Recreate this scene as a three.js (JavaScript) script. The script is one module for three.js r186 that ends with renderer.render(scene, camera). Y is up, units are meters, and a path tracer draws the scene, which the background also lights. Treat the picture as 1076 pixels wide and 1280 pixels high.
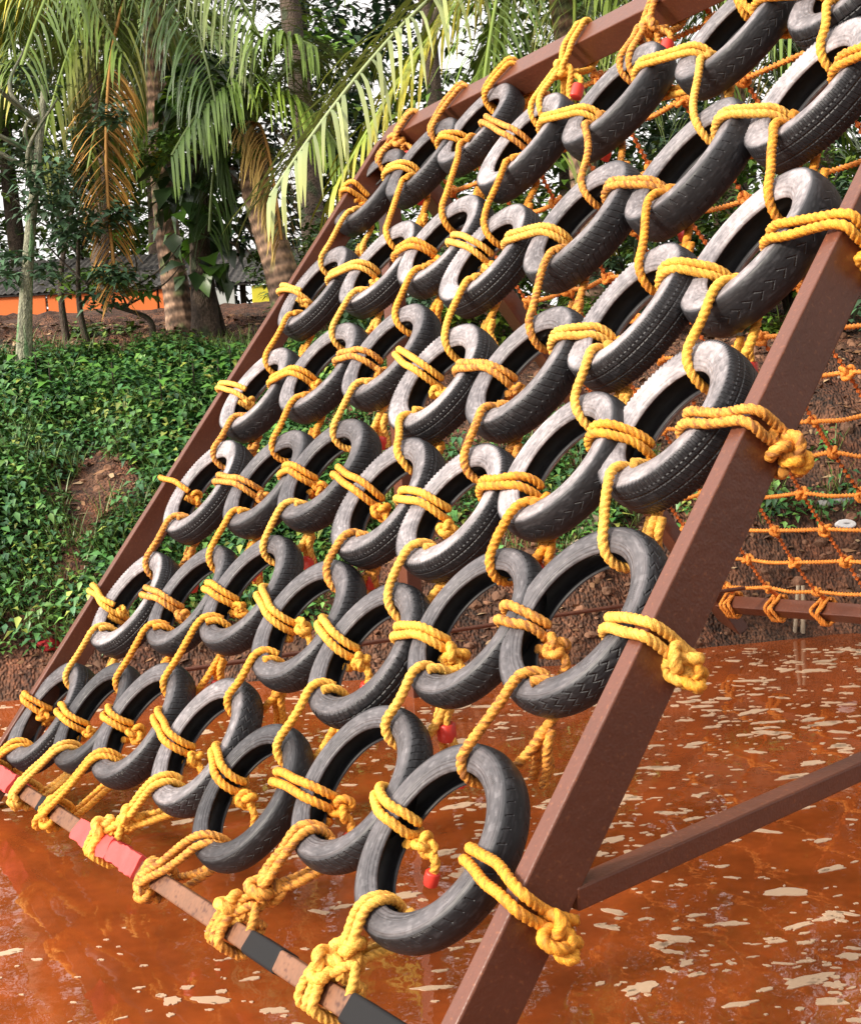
import * as THREE from 'three';
import { RoundedBoxGeometry } from 'three/addons/geometries/RoundedBoxGeometry.js';
import { mergeGeometries } from 'three/addons/utils/BufferGeometryUtils.js';
import { ImprovedNoise } from 'three/addons/math/ImprovedNoise.js';

// ------------------------------------------------------------------ camera, sky, sun, exposure
const W = 860, H = 1024, EYE = 2.416, FPX = 1666.9;          // FPX: focal length in pixels of a 1076 x 1280 picture
const scene = new THREE.Scene();
const camera = new THREE.PerspectiveCamera(42.008, W / H, 0.05, 600);
camera.position.set(0, EYE, 0);
camera.rotation.order = 'YXZ';
camera.rotation.set(THREE.MathUtils.degToRad(-7.856), 0, THREE.MathUtils.degToRad(-3));
camera.updateMatrixWorld(true);

const SUN = new THREE.Vector3(-0.84, 0.50, 0.26).normalize();  // to camera-left, high, a little behind the camera
{
  const w = 512, h = 256, d = new Float32Array(w * h * 4), v = new THREE.Vector3(), nz = new ImprovedNoise();
  for (let j = 0; j < h; j++) for (let i = 0; i < w; i++) {
    const phi = (i / w - 0.5) * 2 * Math.PI, th = (j / h - 0.5) * Math.PI;
    v.set(Math.cos(th) * Math.cos(phi), Math.sin(th), Math.cos(th) * Math.sin(phi));
    const up = Math.max(v.y, 0), g = Math.pow(Math.max(v.dot(SUN), 0), 3);
    const c = nz.noise(v.x * 3.1, v.y * 5 + 7, v.z * 3.1) * 0.13 + nz.noise(v.x * 8, v.y * 12 + 3, v.z * 8) * 0.06;
    const L = (1.1 + 0.45 * up + 1.8 * g) * (1 + c);           // high thin overcast with the sun behind it
    const k = (j * w + i) * 4;
    d[k] = L * 1.03; d[k + 1] = L * 0.985; d[k + 2] = L * 0.96; d[k + 3] = 1;
    if (v.y < -0.02) { d[k] = 0.16; d[k + 1] = 0.11; d[k + 2] = 0.07; }
  }
  const t = new THREE.DataTexture(d, w, h, THREE.RGBAFormat, THREE.FloatType);
  t.mapping = THREE.EquirectangularReflectionMapping; t.magFilter = t.minFilter = THREE.LinearFilter; t.needsUpdate = true;
  scene.background = t; scene.environment = t;
}
const sun = new THREE.DirectionalLight(new THREE.Color(1.0, 0.90, 0.75), 5.0);
sun.position.copy(SUN).multiplyScalar(40); sun.target.position.set(0, 1, -7);
sun.castShadow = true; sun.shadow.radius = 15; sun.shadow.mapSize.set(2048, 2048);
Object.assign(sun.shadow.camera, { left: -25, right: 25, top: 25, bottom: -25, near: 1, far: 120 });
scene.add(sun, sun.target);

const renderer = new THREE.WebGLRenderer({ antialias: true });
renderer.setSize(W, H);
renderer.toneMapping = THREE.LinearToneMapping;
renderer.toneMappingExposure = 1.2;
renderer.shadowMap.enabled = true;

// ------------------------------------------------------------------ helpers
let seed = 12345;
const rnd = () => { seed |= 0; seed = seed + 0x6D2B79F5 | 0; let t = Math.imul(seed ^ seed >>> 15, 1 | seed); t = t + Math.imul(t ^ t >>> 7, 61 | t) ^ t; return ((t ^ t >>> 14) >>> 0) / 4294967296; };
const rr = (a, b) => a + (b - a) * rnd();
const V3 = (x, y, z) => new THREE.Vector3(x, y, z);
const perlin = new ImprovedNoise();
const fbm = (x, y, z = 0) => perlin.noise(x, y, z) + 0.5 * perlin.noise(x * 2.1, y * 2.1, z + 5) + 0.25 * perlin.noise(x * 4.3, y * 4.3, z + 9);
const smooth = (a, b, x) => { const t = Math.min(1, Math.max(0, (x - a) / (b - a))); return t * t * (3 - 2 * t); };
const used = {};
function numbered(n) { const k = used[n] = (used[n] ?? -1) + 1; return k ? n + '_' + String(k).padStart(3, '0') : n; }
function tag(o, label, category, group) { Object.assign(o.userData, { label, category }); if (group) o.userData.group = group; return o; }
function shadow(m) { m.castShadow = m.receiveShadow = true; return m; }
function thing(name, label, category, group) { const g = new THREE.Group(); g.name = numbered(name); scene.add(g); return tag(g, label, category, group); }
function part(name, geo, mat, parent) { const m = shadow(new THREE.Mesh(geo, mat)); m.name = name; parent.add(m); return m; }
function solo(name, geo, mat, label, category, group) { const m = shadow(new THREE.Mesh(geo, mat)); m.name = numbered(name); scene.add(m); return tag(m, label, category, group); }
function struct(name, geo, mat, kind = 'structure') { const m = shadow(new THREE.Mesh(geo, mat)); m.name = name; m.userData.kind = kind; scene.add(m); return m; }
// a point of the place: the direction of a picture pixel (1076 x 1280) and a distance along the lens axis
function at(px, py, depth) { return V3((px - 538) / FPX * depth, -(py - 640) / FPX * depth, -depth).applyMatrix4(camera.matrixWorld); }
function rawGeo(pos, idx, uv, col) {
  const g = new THREE.BufferGeometry(); g.setAttribute('position', new THREE.Float32BufferAttribute(pos, 3));
  if (uv) g.setAttribute('uv', new THREE.Float32BufferAttribute(uv, 2));
  if (col) g.setAttribute('color', new THREE.Float32BufferAttribute(col, 3));
  if (idx) g.setIndex(idx); g.computeVertexNormals(); return g;
}
function dataTex(w, h, fn, srgb = true, rx = 1, ry = 1) {
  const d = new Uint8Array(w * h * 4), o = [0, 0, 0];
  for (let j = 0; j < h; j++) for (let i = 0; i < w; i++) { fn(i / w, j / h, o); const k = (j * w + i) * 4; for (let c = 0; c < 3; c++) d[k + c] = Math.max(0, Math.min(255, o[c] * 255)); d[k + 3] = 255; }
  const t = new THREE.DataTexture(d, w, h); t.wrapS = t.wrapT = THREE.RepeatWrapping; t.magFilter = THREE.LinearFilter; t.minFilter = THREE.LinearMipmapLinearFilter; t.generateMipmaps = true;
  if (srgb) t.colorSpace = THREE.SRGBColorSpace; t.repeat.set(rx, ry); t.needsUpdate = true; return t;
}
// gradient noise that tiles over the unit square
const hsh = (x, y, z) => { let h = Math.imul(x, 374761393) ^ Math.imul(y, 668265263) ^ Math.imul(z + 17, 2147483647 ^ 1274126177); h = Math.imul(h ^ (h >>> 13), 1274126177); return ((h ^ (h >>> 16)) >>> 0) / 4294967296; };
function pn(u, v, f, z = 0) { f = Math.round(f); const x = u * f, y = v * f, i = Math.floor(x), j = Math.floor(y), a = x - i, b = y - j, s = a * a * (3 - 2 * a), t = b * b * (3 - 2 * b), w = (k) => ((k % f) + f) % f; z = Math.round(z);
  const g = (di, dj) => { const h = hsh(w(i + di), w(j + dj), z) * 6.2832; return Math.cos(h) * (a - di) + Math.sin(h) * (b - dj); };
  const p = g(0, 0), q = g(1, 0), r = g(0, 1), e = g(1, 1); return 1.5 * (p + (q - p) * s + (r - p) * t + (p - q - r + e) * s * t); }
const tn = (u, v, f, z = 0) => pn(u, v, f, z);
const std = (o) => new THREE.MeshStandardMaterial(o);
const lin = (r, g, b) => new THREE.Color().setRGB(r, g, b);

// the inclined frame: u across (bank-side rail to braced rail), v up the slope, n out of its front face
const EX = V3(0.51886197, 0.09725426, 0.84930787), EV = V3(0.5076702, 0.76428579, -0.39766594), EN = V3(-0.68778864, 0.63750203, 0.34718574);
const FM = new THREE.Matrix4().makeBasis(EX, EV, EN).setPosition(-1.7557169, -2.05872917 + EYE, -5.74503692);
const FI = FM.clone().invert(), FQ = new THREE.Quaternion().setFromRotationMatrix(FM);
const fw = (u, v, n = 0) => V3(u, v, n).applyMatrix4(FM);
const toF = (p) => p.clone().applyMatrix4(FI);
const W0 = -1.3474, W1 = 3.2141, HT = 4.4784;

// ------------------------------------------------------------------ ground, water, bank
const shore = (x) => -9.15 - 0.5 * smooth(0.5, 3, x) + 0.35 * smooth(-2, -4.5, x) + 0.16 * perlin.noise(x * 0.9, 3.3, 0) + 0.06 * perlin.noise(x * 3.1, 1.3, 0);
function height(x, z) {
  let d = shore(x) - z, h;
  const near = z + 1.9 + 0.3 * perlin.noise(x * 0.7, 0, 2);
  if (d > 0) {
    const R = smooth(0.6, 2.6, x);
    const left = 2.87 * (1 - Math.exp(-d / 2.75)) * (1 + 0.0 * d);
    const right = 2.5 * (1 - Math.exp(-Math.pow(d / 1.5, 1.25)));
    h = left * (1 - R) + right * R;
    h += 0.012 * Math.max(0, d - 6);
    const a = smooth(0.1, 1.2, d);
    h += a * (0.12 * fbm(x * 0.9, z * 0.9, 1) + 0.06 * fbm(x * 3.2, z * 3.2, 4)) + 0.025 * fbm(x * 8, z * 8, 2) * smooth(0, .4, d);
  } else if (near > 0) h = 0.85 * (1 - Math.exp(-near / 0.5)) + 0.05 * fbm(x * 2, z * 2, 7);
  else h = Math.max(-0.5, 0.6 * Math.max(d, near));
  return h;
}
{
  const xs = [], zs = [];
  for (let x = -60; x < -7; x += 3) xs.push(x); for (let x = -7; x < 7; x += 0.09) xs.push(x); for (let x = 7; x <= 60; x += 3) xs.push(x);
  for (let z = 14; z > -1; z -= 1) zs.push(z); for (let z = -1; z > -8; z -= 0.5) zs.push(z); for (let z = -8; z > -17; z -= 0.08) zs.push(z); for (let z = -17; z > -40; z -= 1) zs.push(z); for (let z = -40; z >= -220; z -= 15) zs.push(z);
  const pos = [], uv = [], idx = [];
  for (const z of zs) for (const x of xs) { pos.push(x, height(x, z), z); uv.push(x / 2.3, z / 2.3); }
  const n = xs.length;
  for (let j = 0; j + 1 < zs.length; j++) for (let i = 0; i + 1 < n; i++) { const a = j * n + i; idx.push(a, a + 1, a + n, a + 1, a + n + 1, a + n); }
  const dirt = (u, v, o) => {
    const a = tn(u, v, 5), b = tn(u, v, 17, 4), c = tn(u, v, 60, 8), e = tn(u, v, 140, 2);
    const k = 0.36 + 0.13 * a + 0.12 * b + 0.13 * c + 0.12 * e, w = 0.5 + 0.5 * tn(u, v, 9, 11);
    o[0] = k * 0.88; o[1] = k * (0.53 + 0.08 * w); o[2] = k * (0.36 + 0.08 * w);
  };
  const bump = (u, v, o) => { o[0] = o[1] = o[2] = 0.5 + 0.2 * tn(u, v, 14, 1) + 0.25 * tn(u, v, 45, 5) + 0.25 * tn(u, v, 130, 7); };
  struct('ground', rawGeo(pos, idx, uv), std({ map: dataTex(1024, 1024, dirt), bumpMap: dataTex(1024, 1024, bump, false), bumpScale: 0.05, roughness: 0.95 }));
}
{ // muddy water
  const g = new THREE.PlaneGeometry(60, 13, 1, 1); g.rotateX(-Math.PI / 2); g.translate(0, 0, -6);
  const uv = g.attributes.uv; for (let i = 0; i < uv.count; i++) uv.setXY(i, uv.getX(i) * 20, uv.getY(i) * 13 / 3);
  const bump = (u, v, o) => { o[0] = o[1] = o[2] = 0.5 + 0.3 * tn(u, v, 9) + 0.11 * tn(u, v, 26, 3) + 0.025 * tn(u, v, 80, 7); };
  const col = (u, v, o) => { const k = 1 + 0.10 * tn(u, v, 6, 2) + 0.09 * tn(u, v, 19, 5) + 0.05 * tn(u, v, 70, 5); o[0] = 0.515 * k; o[1] = 0.25 * k; o[2] = 0.108 * k; };
  struct('water', g, new THREE.MeshPhysicalMaterial({ map: dataTex(1024, 1024, col), bumpMap: dataTex(1024, 1024, bump, false), bumpScale: 0.0035, roughness: 0.015, ior: 1.75 }));
}
{ // rafts of scum floating on it
  const pos = [], idx = [];
  const raft = (cx, cz, a, b, rot) => {
    const n = 22, s = pos.length / 3, ph = rr(0, 99), T = 0.003; pos.push(cx, T, cz);
    for (let i = 0; i < n; i++) { const t = i / n * 2 * Math.PI; let r = 1 + 0.62 * perlin.noise(Math.cos(t) * 1.3 + ph, Math.sin(t) * 1.3, ph) + 0.35 * perlin.noise(Math.cos(t) * 3.3 + ph, Math.sin(t) * 3.3, 4); r = Math.max(0.25, r);
      const x = Math.cos(t) * a * r, z = Math.sin(t) * b * r; pos.push(cx + x * Math.cos(rot) - z * Math.sin(rot), T, cz + x * Math.sin(rot) + z * Math.cos(rot)); }
    for (let i = 0; i < n; i++) { const t = s + 1 + i, v = s + 1 + (i + 1) % n; pos.push(pos[t * 3], -0.01, pos[t * 3 + 2]); idx.push(s, v, t); }
    for (let i = 0; i < n; i++) { const a0 = s + 1 + i, a1 = s + 1 + (i + 1) % n, b0 = a0 + n, b1 = a1 + n; idx.push(a0, a1, b0, a1, b1, b0); }
  };
  for (let k = 0; k < 7600; k++) {
    const z = rr(-9.4, -3.4), x = rr(-4.2, 4.2);
    if (shore(x) - z > -0.05) continue;
    const clump = fbm(x * 0.8, z * 0.8, 3) + 0.35 * smooth(-1, 2, x); if (clump < rr(-0.45, 0.75)) continue;
    const s = 0.006 + 0.034 * Math.pow(rnd(), 4.2);
    raft(x, z, s * rr(1, 2.6), s * rr(0.5, 1), rr(-0.5, 0.5));
    if (rnd() < 0.25) raft(x + s * rr(-3, 3), z + s * rr(-2, 2), s * 0.6, s * 0.4, rr(-1, 1));
  }
  const g = rawGeo(pos, idx); const f = struct('floating_scum', g.toNonIndexed(), std({ color: lin(0.46, 0.32, 0.21), roughness: 0.7 }), 'stuff');
  f.geometry.computeVertexNormals();
  tag(f, 'pale tan scum rafts floating on the muddy water', 'scum');
}

// ------------------------------------------------------------------ materials
const paint = (() => {
  const col = (u, v, o) => { const k = 1 + 0.07 * tn(u, v, 5) + 0.04 * tn(u, v, 60, 4), r = smooth(0.5, 0.8, tn(u, v, 60, 9) + 0.5 * tn(u, v, 150, 1)); o[0] = (0.375 + 0.07 * r) * k; o[1] = (0.215 + 0.05 * r) * k; o[2] = (0.155 + 0.02 * r) * k; };
  const b = (u, v, o) => { o[0] = o[1] = o[2] = 0.5 + 0.3 * tn(u, v, 30, 2) + 0.2 * tn(u, v, 110, 3); };
  return std({ map: dataTex(512, 512, col), bumpMap: dataTex(512, 512, b, false), bumpScale: 0.0015, roughness: 0.36 });
})();
const barePaint = (() => {
  const col = (u, v, o) => { const k = 1 + 0.10 * tn(u, v, 9) + 0.08 * tn(u, v, 70, 4), r = smooth(0.1, 0.5, 0.6 * tn(u, v, 14, 9) + 0.6 * tn(u, v, 60, 2)); o[0] = (0.44 - 0.13 * r) * k; o[1] = (0.30 - 0.11 * r) * k; o[2] = (0.215 - 0.08 * r) * k; };
  return std({ map: dataTex(256, 256, col), roughness: 0.5 });
})();
const ropeMat = (r, g, b, mud = 0.25) => {             // faded, muddied polypropylene
  const col = (u, v, o) => { const k = 1 + 0.16 * tn(u, v, 26, 3) + 0.2 * tn(u, v, 100, 1) + 0.08 * tn(u, v, 5, 6), m = mud * smooth(0.05, 0.5, tn(u, v, 7, 9) + 0.4 * tn(u, v, 40, 4)); o[0] = (r * k) * (1 - m) + 0.46 * m; o[1] = (g * k) * (1 - m) + 0.27 * m; o[2] = (b * (k * 2 - 1)) * (1 - m) + 0.13 * m; };
  const bmp = (u, v, o) => { o[0] = o[1] = o[2] = 0.5 + 0.35 * tn(u, v, 120, 2) + 0.3 * tn(u, v, 60, 5); };
  return std({ map: dataTex(256, 256, col, true, 1.6, 1), bumpMap: dataTex(256, 256, bmp, false, 3, 1), bumpScale: 0.003, roughness: 0.6 });
};
const ropes = [ropeMat(0.955, 0.645, 0.19, .25), ropeMat(0.96, 0.70, 0.29, .2), ropeMat(0.94, 0.615, 0.17, .35), ropeMat(0.89, 0.60, 0.23, .65), ropeMat(0.965, 0.69, 0.25, .15)];
const netRope = ropeMat(0.93, 0.57, 0.20), netUpright = ropeMat(0.90, 0.46, 0.17);
const redTape = std({ color: lin(0.62, 0.045, 0.03), roughness: 0.4 }), redCloth = std({ color: lin(0.58, 0.06, 0.055), roughness: 0.6 });
const blackTape = new THREE.MeshPhysicalMaterial({ color: lin(0.009, 0.009, 0.010), roughness: 0.6, specularIntensity: 0.4 });

// ------------------------------------------------------------------ the climbing frame
function beamGeo(p0, p1, w, h, hint, R = 0.008) {   // w along hint, h across it
  const d = p1.clone().sub(p0), L = d.length(), z = d.normalize(), x = hint.clone().addScaledVector(z, -hint.dot(z)).normalize(), y = z.clone().cross(x);
  const g = new RoundedBoxGeometry(w, h, L, 2, R), p = g.attributes.position, uv = [];
  for (let i = 0; i < p.count; i++) uv.push((p.getX(i) + p.getY(i)) / 0.9, p.getZ(i) / 0.9);
  g.setAttribute('uv', new THREE.Float32BufferAttribute(uv, 2));
  return g.applyMatrix4(new THREE.Matrix4().makeBasis(x, y, z).setPosition(p0.clone().add(p1).multiplyScalar(0.5)));
}
const RW = 0.062, RD = 0.17;
const NB = { v: 3.36, n: -4.38 };                     // rear foot line
const netDir = V3(0, HT - NB.v, -0.09 - NB.n).normalize();
const netAt = (u, w, off = 0) => V3(u, NB.v, NB.n).addScaledVector(netDir, w).addScaledVector(V3(0, netDir.z, -netDir.y), off);
{
  const f = thing('climbing_frame', 'brown painted steel A-frame carrying the tyres over muddy water', 'climbing frame');
  f.position.setFromMatrixPosition(FM); f.quaternion.copy(FQ);
  const X = V3(1, 0, 0), UP = V3(0, 1, 0).applyQuaternion(FQ.clone().invert());
  const ul = W0 + RW / 2, ur = W1 + RW / 2, nm = -RD / 2;
  part('rail', beamGeo(V3(ul, -0.32, nm), V3(ul, HT - 0.075, nm), RW, RD, X), paint, f);
  part('rail', beamGeo(V3(ur, -1.1, nm), V3(ur, HT + 0.075, nm), RW, RD, X), paint, f);
  part('top_bar', beamGeo(V3(W0, HT + 0.003, nm), V3(W1 - 0.002, HT + 0.003, nm), 0.14, 0.14, V3(0, 1, 0)), paint, f);
  const bb = part('bottom_bar', beamGeo(V3(W0 + RW + 0.002, 0, -0.045), V3(W1 - 0.002, 0, -0.045), 0.068, 0.068, V3(0, 1, 0)), barePaint, f);
  const wrap = (u0, u1, m, n, s = 0.075) => { const g = new RoundedBoxGeometry(u1 - u0, s, s, 6, 0.01), p = g.attributes.position, q = V3(); for (let i = 0; i < p.count; i++) { q.fromBufferAttribute(p, i); const k = 1 + 0.07 * perlin.noise(q.x * 40 + u0, q.y * 50, q.z * 50), e = 0.02 * perlin.noise(u0 * 9 + Math.sign(q.x), q.y * 40, q.z * 40); p.setXYZ(i, q.x + e, q.y * k, q.z * k); } g.computeVertexNormals(); return part(n, g.translate((u0 + u1) / 2, 0, -0.045), m, bb); };
  wrap(2.80, 3.12, blackTape, 'black_tape', 0.085); wrap(2.13, 2.36, blackTape, 'black_tape'); wrap(-0.28, -0.10, blackTape, 'black_tape');
  for (const [a, b, s] of [[0.34, 0.78, 0.088], [0.74, 1.12, 0.078], [-1.2, -0.75, 0.09]]) {   // crumpled red cloth wound round the bar
    const g = new THREE.BoxGeometry(b - a, s, s, 26, 6, 6), p = g.attributes.position, q = V3();
    for (let i = 0; i < p.count; i++) { q.fromBufferAttribute(p, i); const k = 1 + 0.28 * perlin.noise(q.x * 11 + a * 7, q.y * 14, q.z * 14) + 0.15 * perlin.noise(q.x * 30, q.y * 30 + a, q.z * 30); p.setXYZ(i, q.x, q.y * Math.max(0.93, k + .05), q.z * Math.max(0.93, k + .05)); }
    g.computeVertexNormals(); g.translate((a + b) / 2, 0, -0.045); part('cloth_wrap', g, redCloth, bb);
  }
  // legs behind
  const leg = (u) => { part('rear_leg', beamGeo(netAt(u, -0.35), netAt(u, 4.36), 0.13, 0.11, X), paint, f); };
  leg(ul); leg(ur);
  part('rear_bar', beamGeo(netAt(W0 + RW, 0.36, -0.005), netAt(W1, 0.36, -0.005), 0.1, 0.1, V3(0, 1, 0)), paint, f);
  for (const u of [ul, ur]) { const t = V3(u, HT - 0.1, nm), w = t.clone().applyMatrix4(FM), b = toF(V3(w.x, -0.4, w.z)); t.copy(toF(V3(w.x, w.y - 0.12, w.z))); part('upright_post', beamGeo(b, t, 0.11, 0.11, X), paint, f); }
  { // the low brace of the near rail, level, back to its upright
    const a = fw(ur, 0.51, -0.17), t = fw(ur, HT - 0.1, nm); part('brace', beamGeo(toF(a), toF(V3(t.x - 0.04, a.y + 0.04, t.z + 0.03)), 0.066, 0.066, UP), paint, f);
    const p0 = toF(at(62, 862, 7.6)), p1 = toF(at(930, 735, 9.3)); part('tie_rod', new THREE.TubeGeometry(new THREE.LineCurve3(p0, p1), 2, 0.014, 8), paint, f);
  }
}

// ------------------------------------------------------------------ tyres
const TYRES = [                                         // u, v, size, turn about the slope line, turn about the level line
  [[-1.048, .382, 1.032, .036, -.02], [-.404, .469, 1.0, .036, -.02], [.175, .513, 1.044, .037, -.02], [.913, .526, .995, .037, -.022], [1.51, .416, .975, .02, -.024], [2.174, .578, .994, .002, -.023], [2.736, .497, 1.067, .003, -.021]],
  [[-.843, 1.086, 1.037, .036, -.018], [-.11, 1.156, 1.0, .035, -.018], [.501, 1.219, .991, .036, -.019], [1.187, 1.116, .986, .036, -.02], [1.786, 1.034, .969, .018, -.019], [2.342, 1.196, .976, -.018, -.022], [2.862, 1.259, 1.05, -.037, -.02]],
  [[-.798, 1.801, 1.053, .036, -.018], [-.012, 1.828, 1.004, .034, -.016], [.574, 1.859, .991, .035, -.017], [1.281, 1.697, .976, .017, -.018], [1.858, 1.645, .949, -.019, -.021], [2.372, 1.829, .97, -.089, -.037], [2.849, 1.958, 1.013, -.143, -.047]],
  [[-.887, 2.455, 1.007, .035, -.018], [-.175, 2.525, 1.015, .035, -.017], [.501, 2.535, .988, .016, -.016], [1.173, 2.302, .983, -.001, -.017], [1.809, 2.279, 1.014, -.054, -.028], [2.321, 2.469, .999, -.142, -.048], [2.819, 2.656, 1.041, -.178, -.056]],
  [[-.969, 3.195, 1.034, .017, -.016], [-.221, 3.214, .996, .016, -.015], [.376, 3.234, 1.007, -.001, -.015], [.962, 3.019, .971, -.018, -.022], [1.615, 3.059, 1.036, -.089, -.036], [2.175, 3.199, 1.03, -.16, -.053], [2.712, 3.384, 1.014, -.158, -.055]],
  [[-1.127, 4.001, 1.043, -.001, -.015], [-.549, 4.062, 1.006, -.038, -.021], [-.061, 4.151, 1.001, -.036, -.024], [.649, 3.797, 1.032, -.072, -.03], [1.303, 3.86, 1.032, -.105, -.042], [1.98, 3.977, .991, -.12, -.051], [2.628, 3.981, 1.024, -.124, -.046]]];
// tread kind of every tyre: 0 worn with slits, 1 slanted grooves, 2 blocks, 3 toothed shoulders, 4 zigzag, 5 nearly bald
const KIND = [[3, 5, 1, 4, 5, 1, 0], [3, 1, 1, 1, 2, 1, 4], [3, 5, 1, 3, 3, 5, 3], [5, 1, 1, 3, 1, 3, 5], [3, 3, 1, 3, 1, 0, 3], [5, 1, 1, 5, 5, 5, 2]];
// how much dry dust lies on the rubber
const DUST = [[.5, .3, .35, .6, .3, .35, .35], [.8, .35, .45, .5, .5, .5, .45], [.95, .45, .5, .75, .8, .8, .8], [.8, .6, .6, .8, .75, .85, .9], [.7, .8, .8, .8, .75, .7, .85], [.4, .5, .7, .8, .6, .6, .7]];
const FAT = [[.5, .3, .3, .4, .1, .1, 0], [.8, .4, .4, .3, .3, .1, 0], [.8, .6, .6, .8, .8, .8, 1], [.9, .6, .6, .9, .7, .9, 1], [.8, .8, .8, .9, .9, 1, 1], [.4, .7, .8, .9, .9, .9, 1]];
const slimO = [[.206, -.036], [.214, -.043], [.228, -.050], [.244, -.0545], [.259, -.0555], [.273, -.0535], [.2845, -.048], [.292, -.036], [.2975, -.018], [.3, 0]];
const fatO = [[.184, -.044], [.192, -.055], [.209, -.064], [.231, -.0695], [.252, -.0715], [.271, -.0705], [.2845, -.0655], [.2925, -.049], [.298, -.026], [.3, 0]];
const slimI = [[.210, .028], [.225, .040], [.246, .045], [.266, .039], [.280, .022], [.285, 0]], fatI = [[.188, .034], [.208, .052], [.235, .059], [.262, .054], [.279, .032], [.284, 0]];
function section(f) {
  const mix = (A, B) => A.map(([r, z], i) => [r + (B[i][0] - r) * f, z + (B[i][1] - z) * f]), outer = mix(slimO, fatO), inner = mix(slimI, fatI);
  return [...outer, ...outer.slice(0, -1).reverse().map(([r, z]) => [r, -z]), ...inner, ...inner.slice(0, -1).reverse().map(([r, z]) => [r, -z])];
}
const ring = section(0.5);
const ringV = []; { let s = 0; for (let i = 0; i <= ring.length; i++) { const a = ring[i % ring.length], b = ring[(i + 1) % ring.length]; ringV.push(s); s += Math.hypot(a[0] - b[0], a[1] - b[1]); } for (let i = 0; i < ringV.length; i++) ringV[i] /= ringV[ring.length]; ringV[ring.length] = 1; }
const vCrown = ringV[9], vL = ringV[6], vR = ringV[12], vEnd = ringV[18];
function tyreGeo(kind, fat) {
  const ring = section(fat), N = 200, M = ring.length, pos = [], uv = [], idx = [];
  for (let i = 0; i <= N; i++) { const t = i / N * 2 * Math.PI, wob = 0.003 * Math.sin(t * 2 + kind) + 0.002 * Math.sin(t * 3 + 2 * kind);
    for (let j = 0; j <= M; j++) { let [r, z] = ring[j % M]; const tooth = (i % 2 ? 1 : 0);
      if (kind === 3 && (j === 5 || j === 6 || j === 12 || j === 13)) { r += tooth ? 0.0045 : -0.001; z *= tooth ? 1.03 : 0.99; }
      if (kind === 2 && j > 5 && j < 13 && i % 6 === 0) r -= 0.004;
      r += wob; pos.push(Math.cos(t) * r, Math.sin(t) * r, z); uv.push(i / N, ringV[j]); } }
  const n = M + 1;
  for (let i = 0; i < N; i++) for (let j = 0; j < M; j++) { const a = i * n + j; idx.push(a, a + n, a + 1, a + 1, a + n, a + n + 1); }
  const g = rawGeo(pos, idx, uv), nor = g.attributes.normal;                 // close the seams of the normals
  for (let j = 0; j < n; j++) { const a = j, b = N * n + j; for (const k of [a, b]) nor.setXYZ(k, nor.getX(a) + nor.getX(b), nor.getY(a) + nor.getY(b), nor.getZ(a) + nor.getZ(b)); }
  for (let i = 0; i <= N; i++) { const a = i * n, b = a + M; for (const k of [a, b]) nor.setXYZ(k, nor.getX(a) + nor.getX(b), nor.getY(a) + nor.getY(b), nor.getZ(a) + nor.getZ(b)); }
  g.normalizeNormals(); return g;
}
let letters = null;                                    // raised name on the side wall of one tyre
{ const c = document.createElement('canvas'); c.width = 2048; c.height = 256; const x = c.getContext('2d'); x.fillStyle = '#000'; x.fillRect(0, 0, 2048, 256); x.fillStyle = '#fff'; x.font = 'bold 24px sans-serif'; x.textAlign = 'center'; x.textBaseline = 'middle';
  for (const u of [0.30, 0.80]) { x.save(); x.translate(u * 2048, (vEnd - (vEnd - vR) * 0.6) * 256); x.scale(-3, 1); x.fillText('CEAT', 0, 0); x.restore(); }
  letters = x.getImageData(0, 0, 2048, 256).data; }
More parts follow.
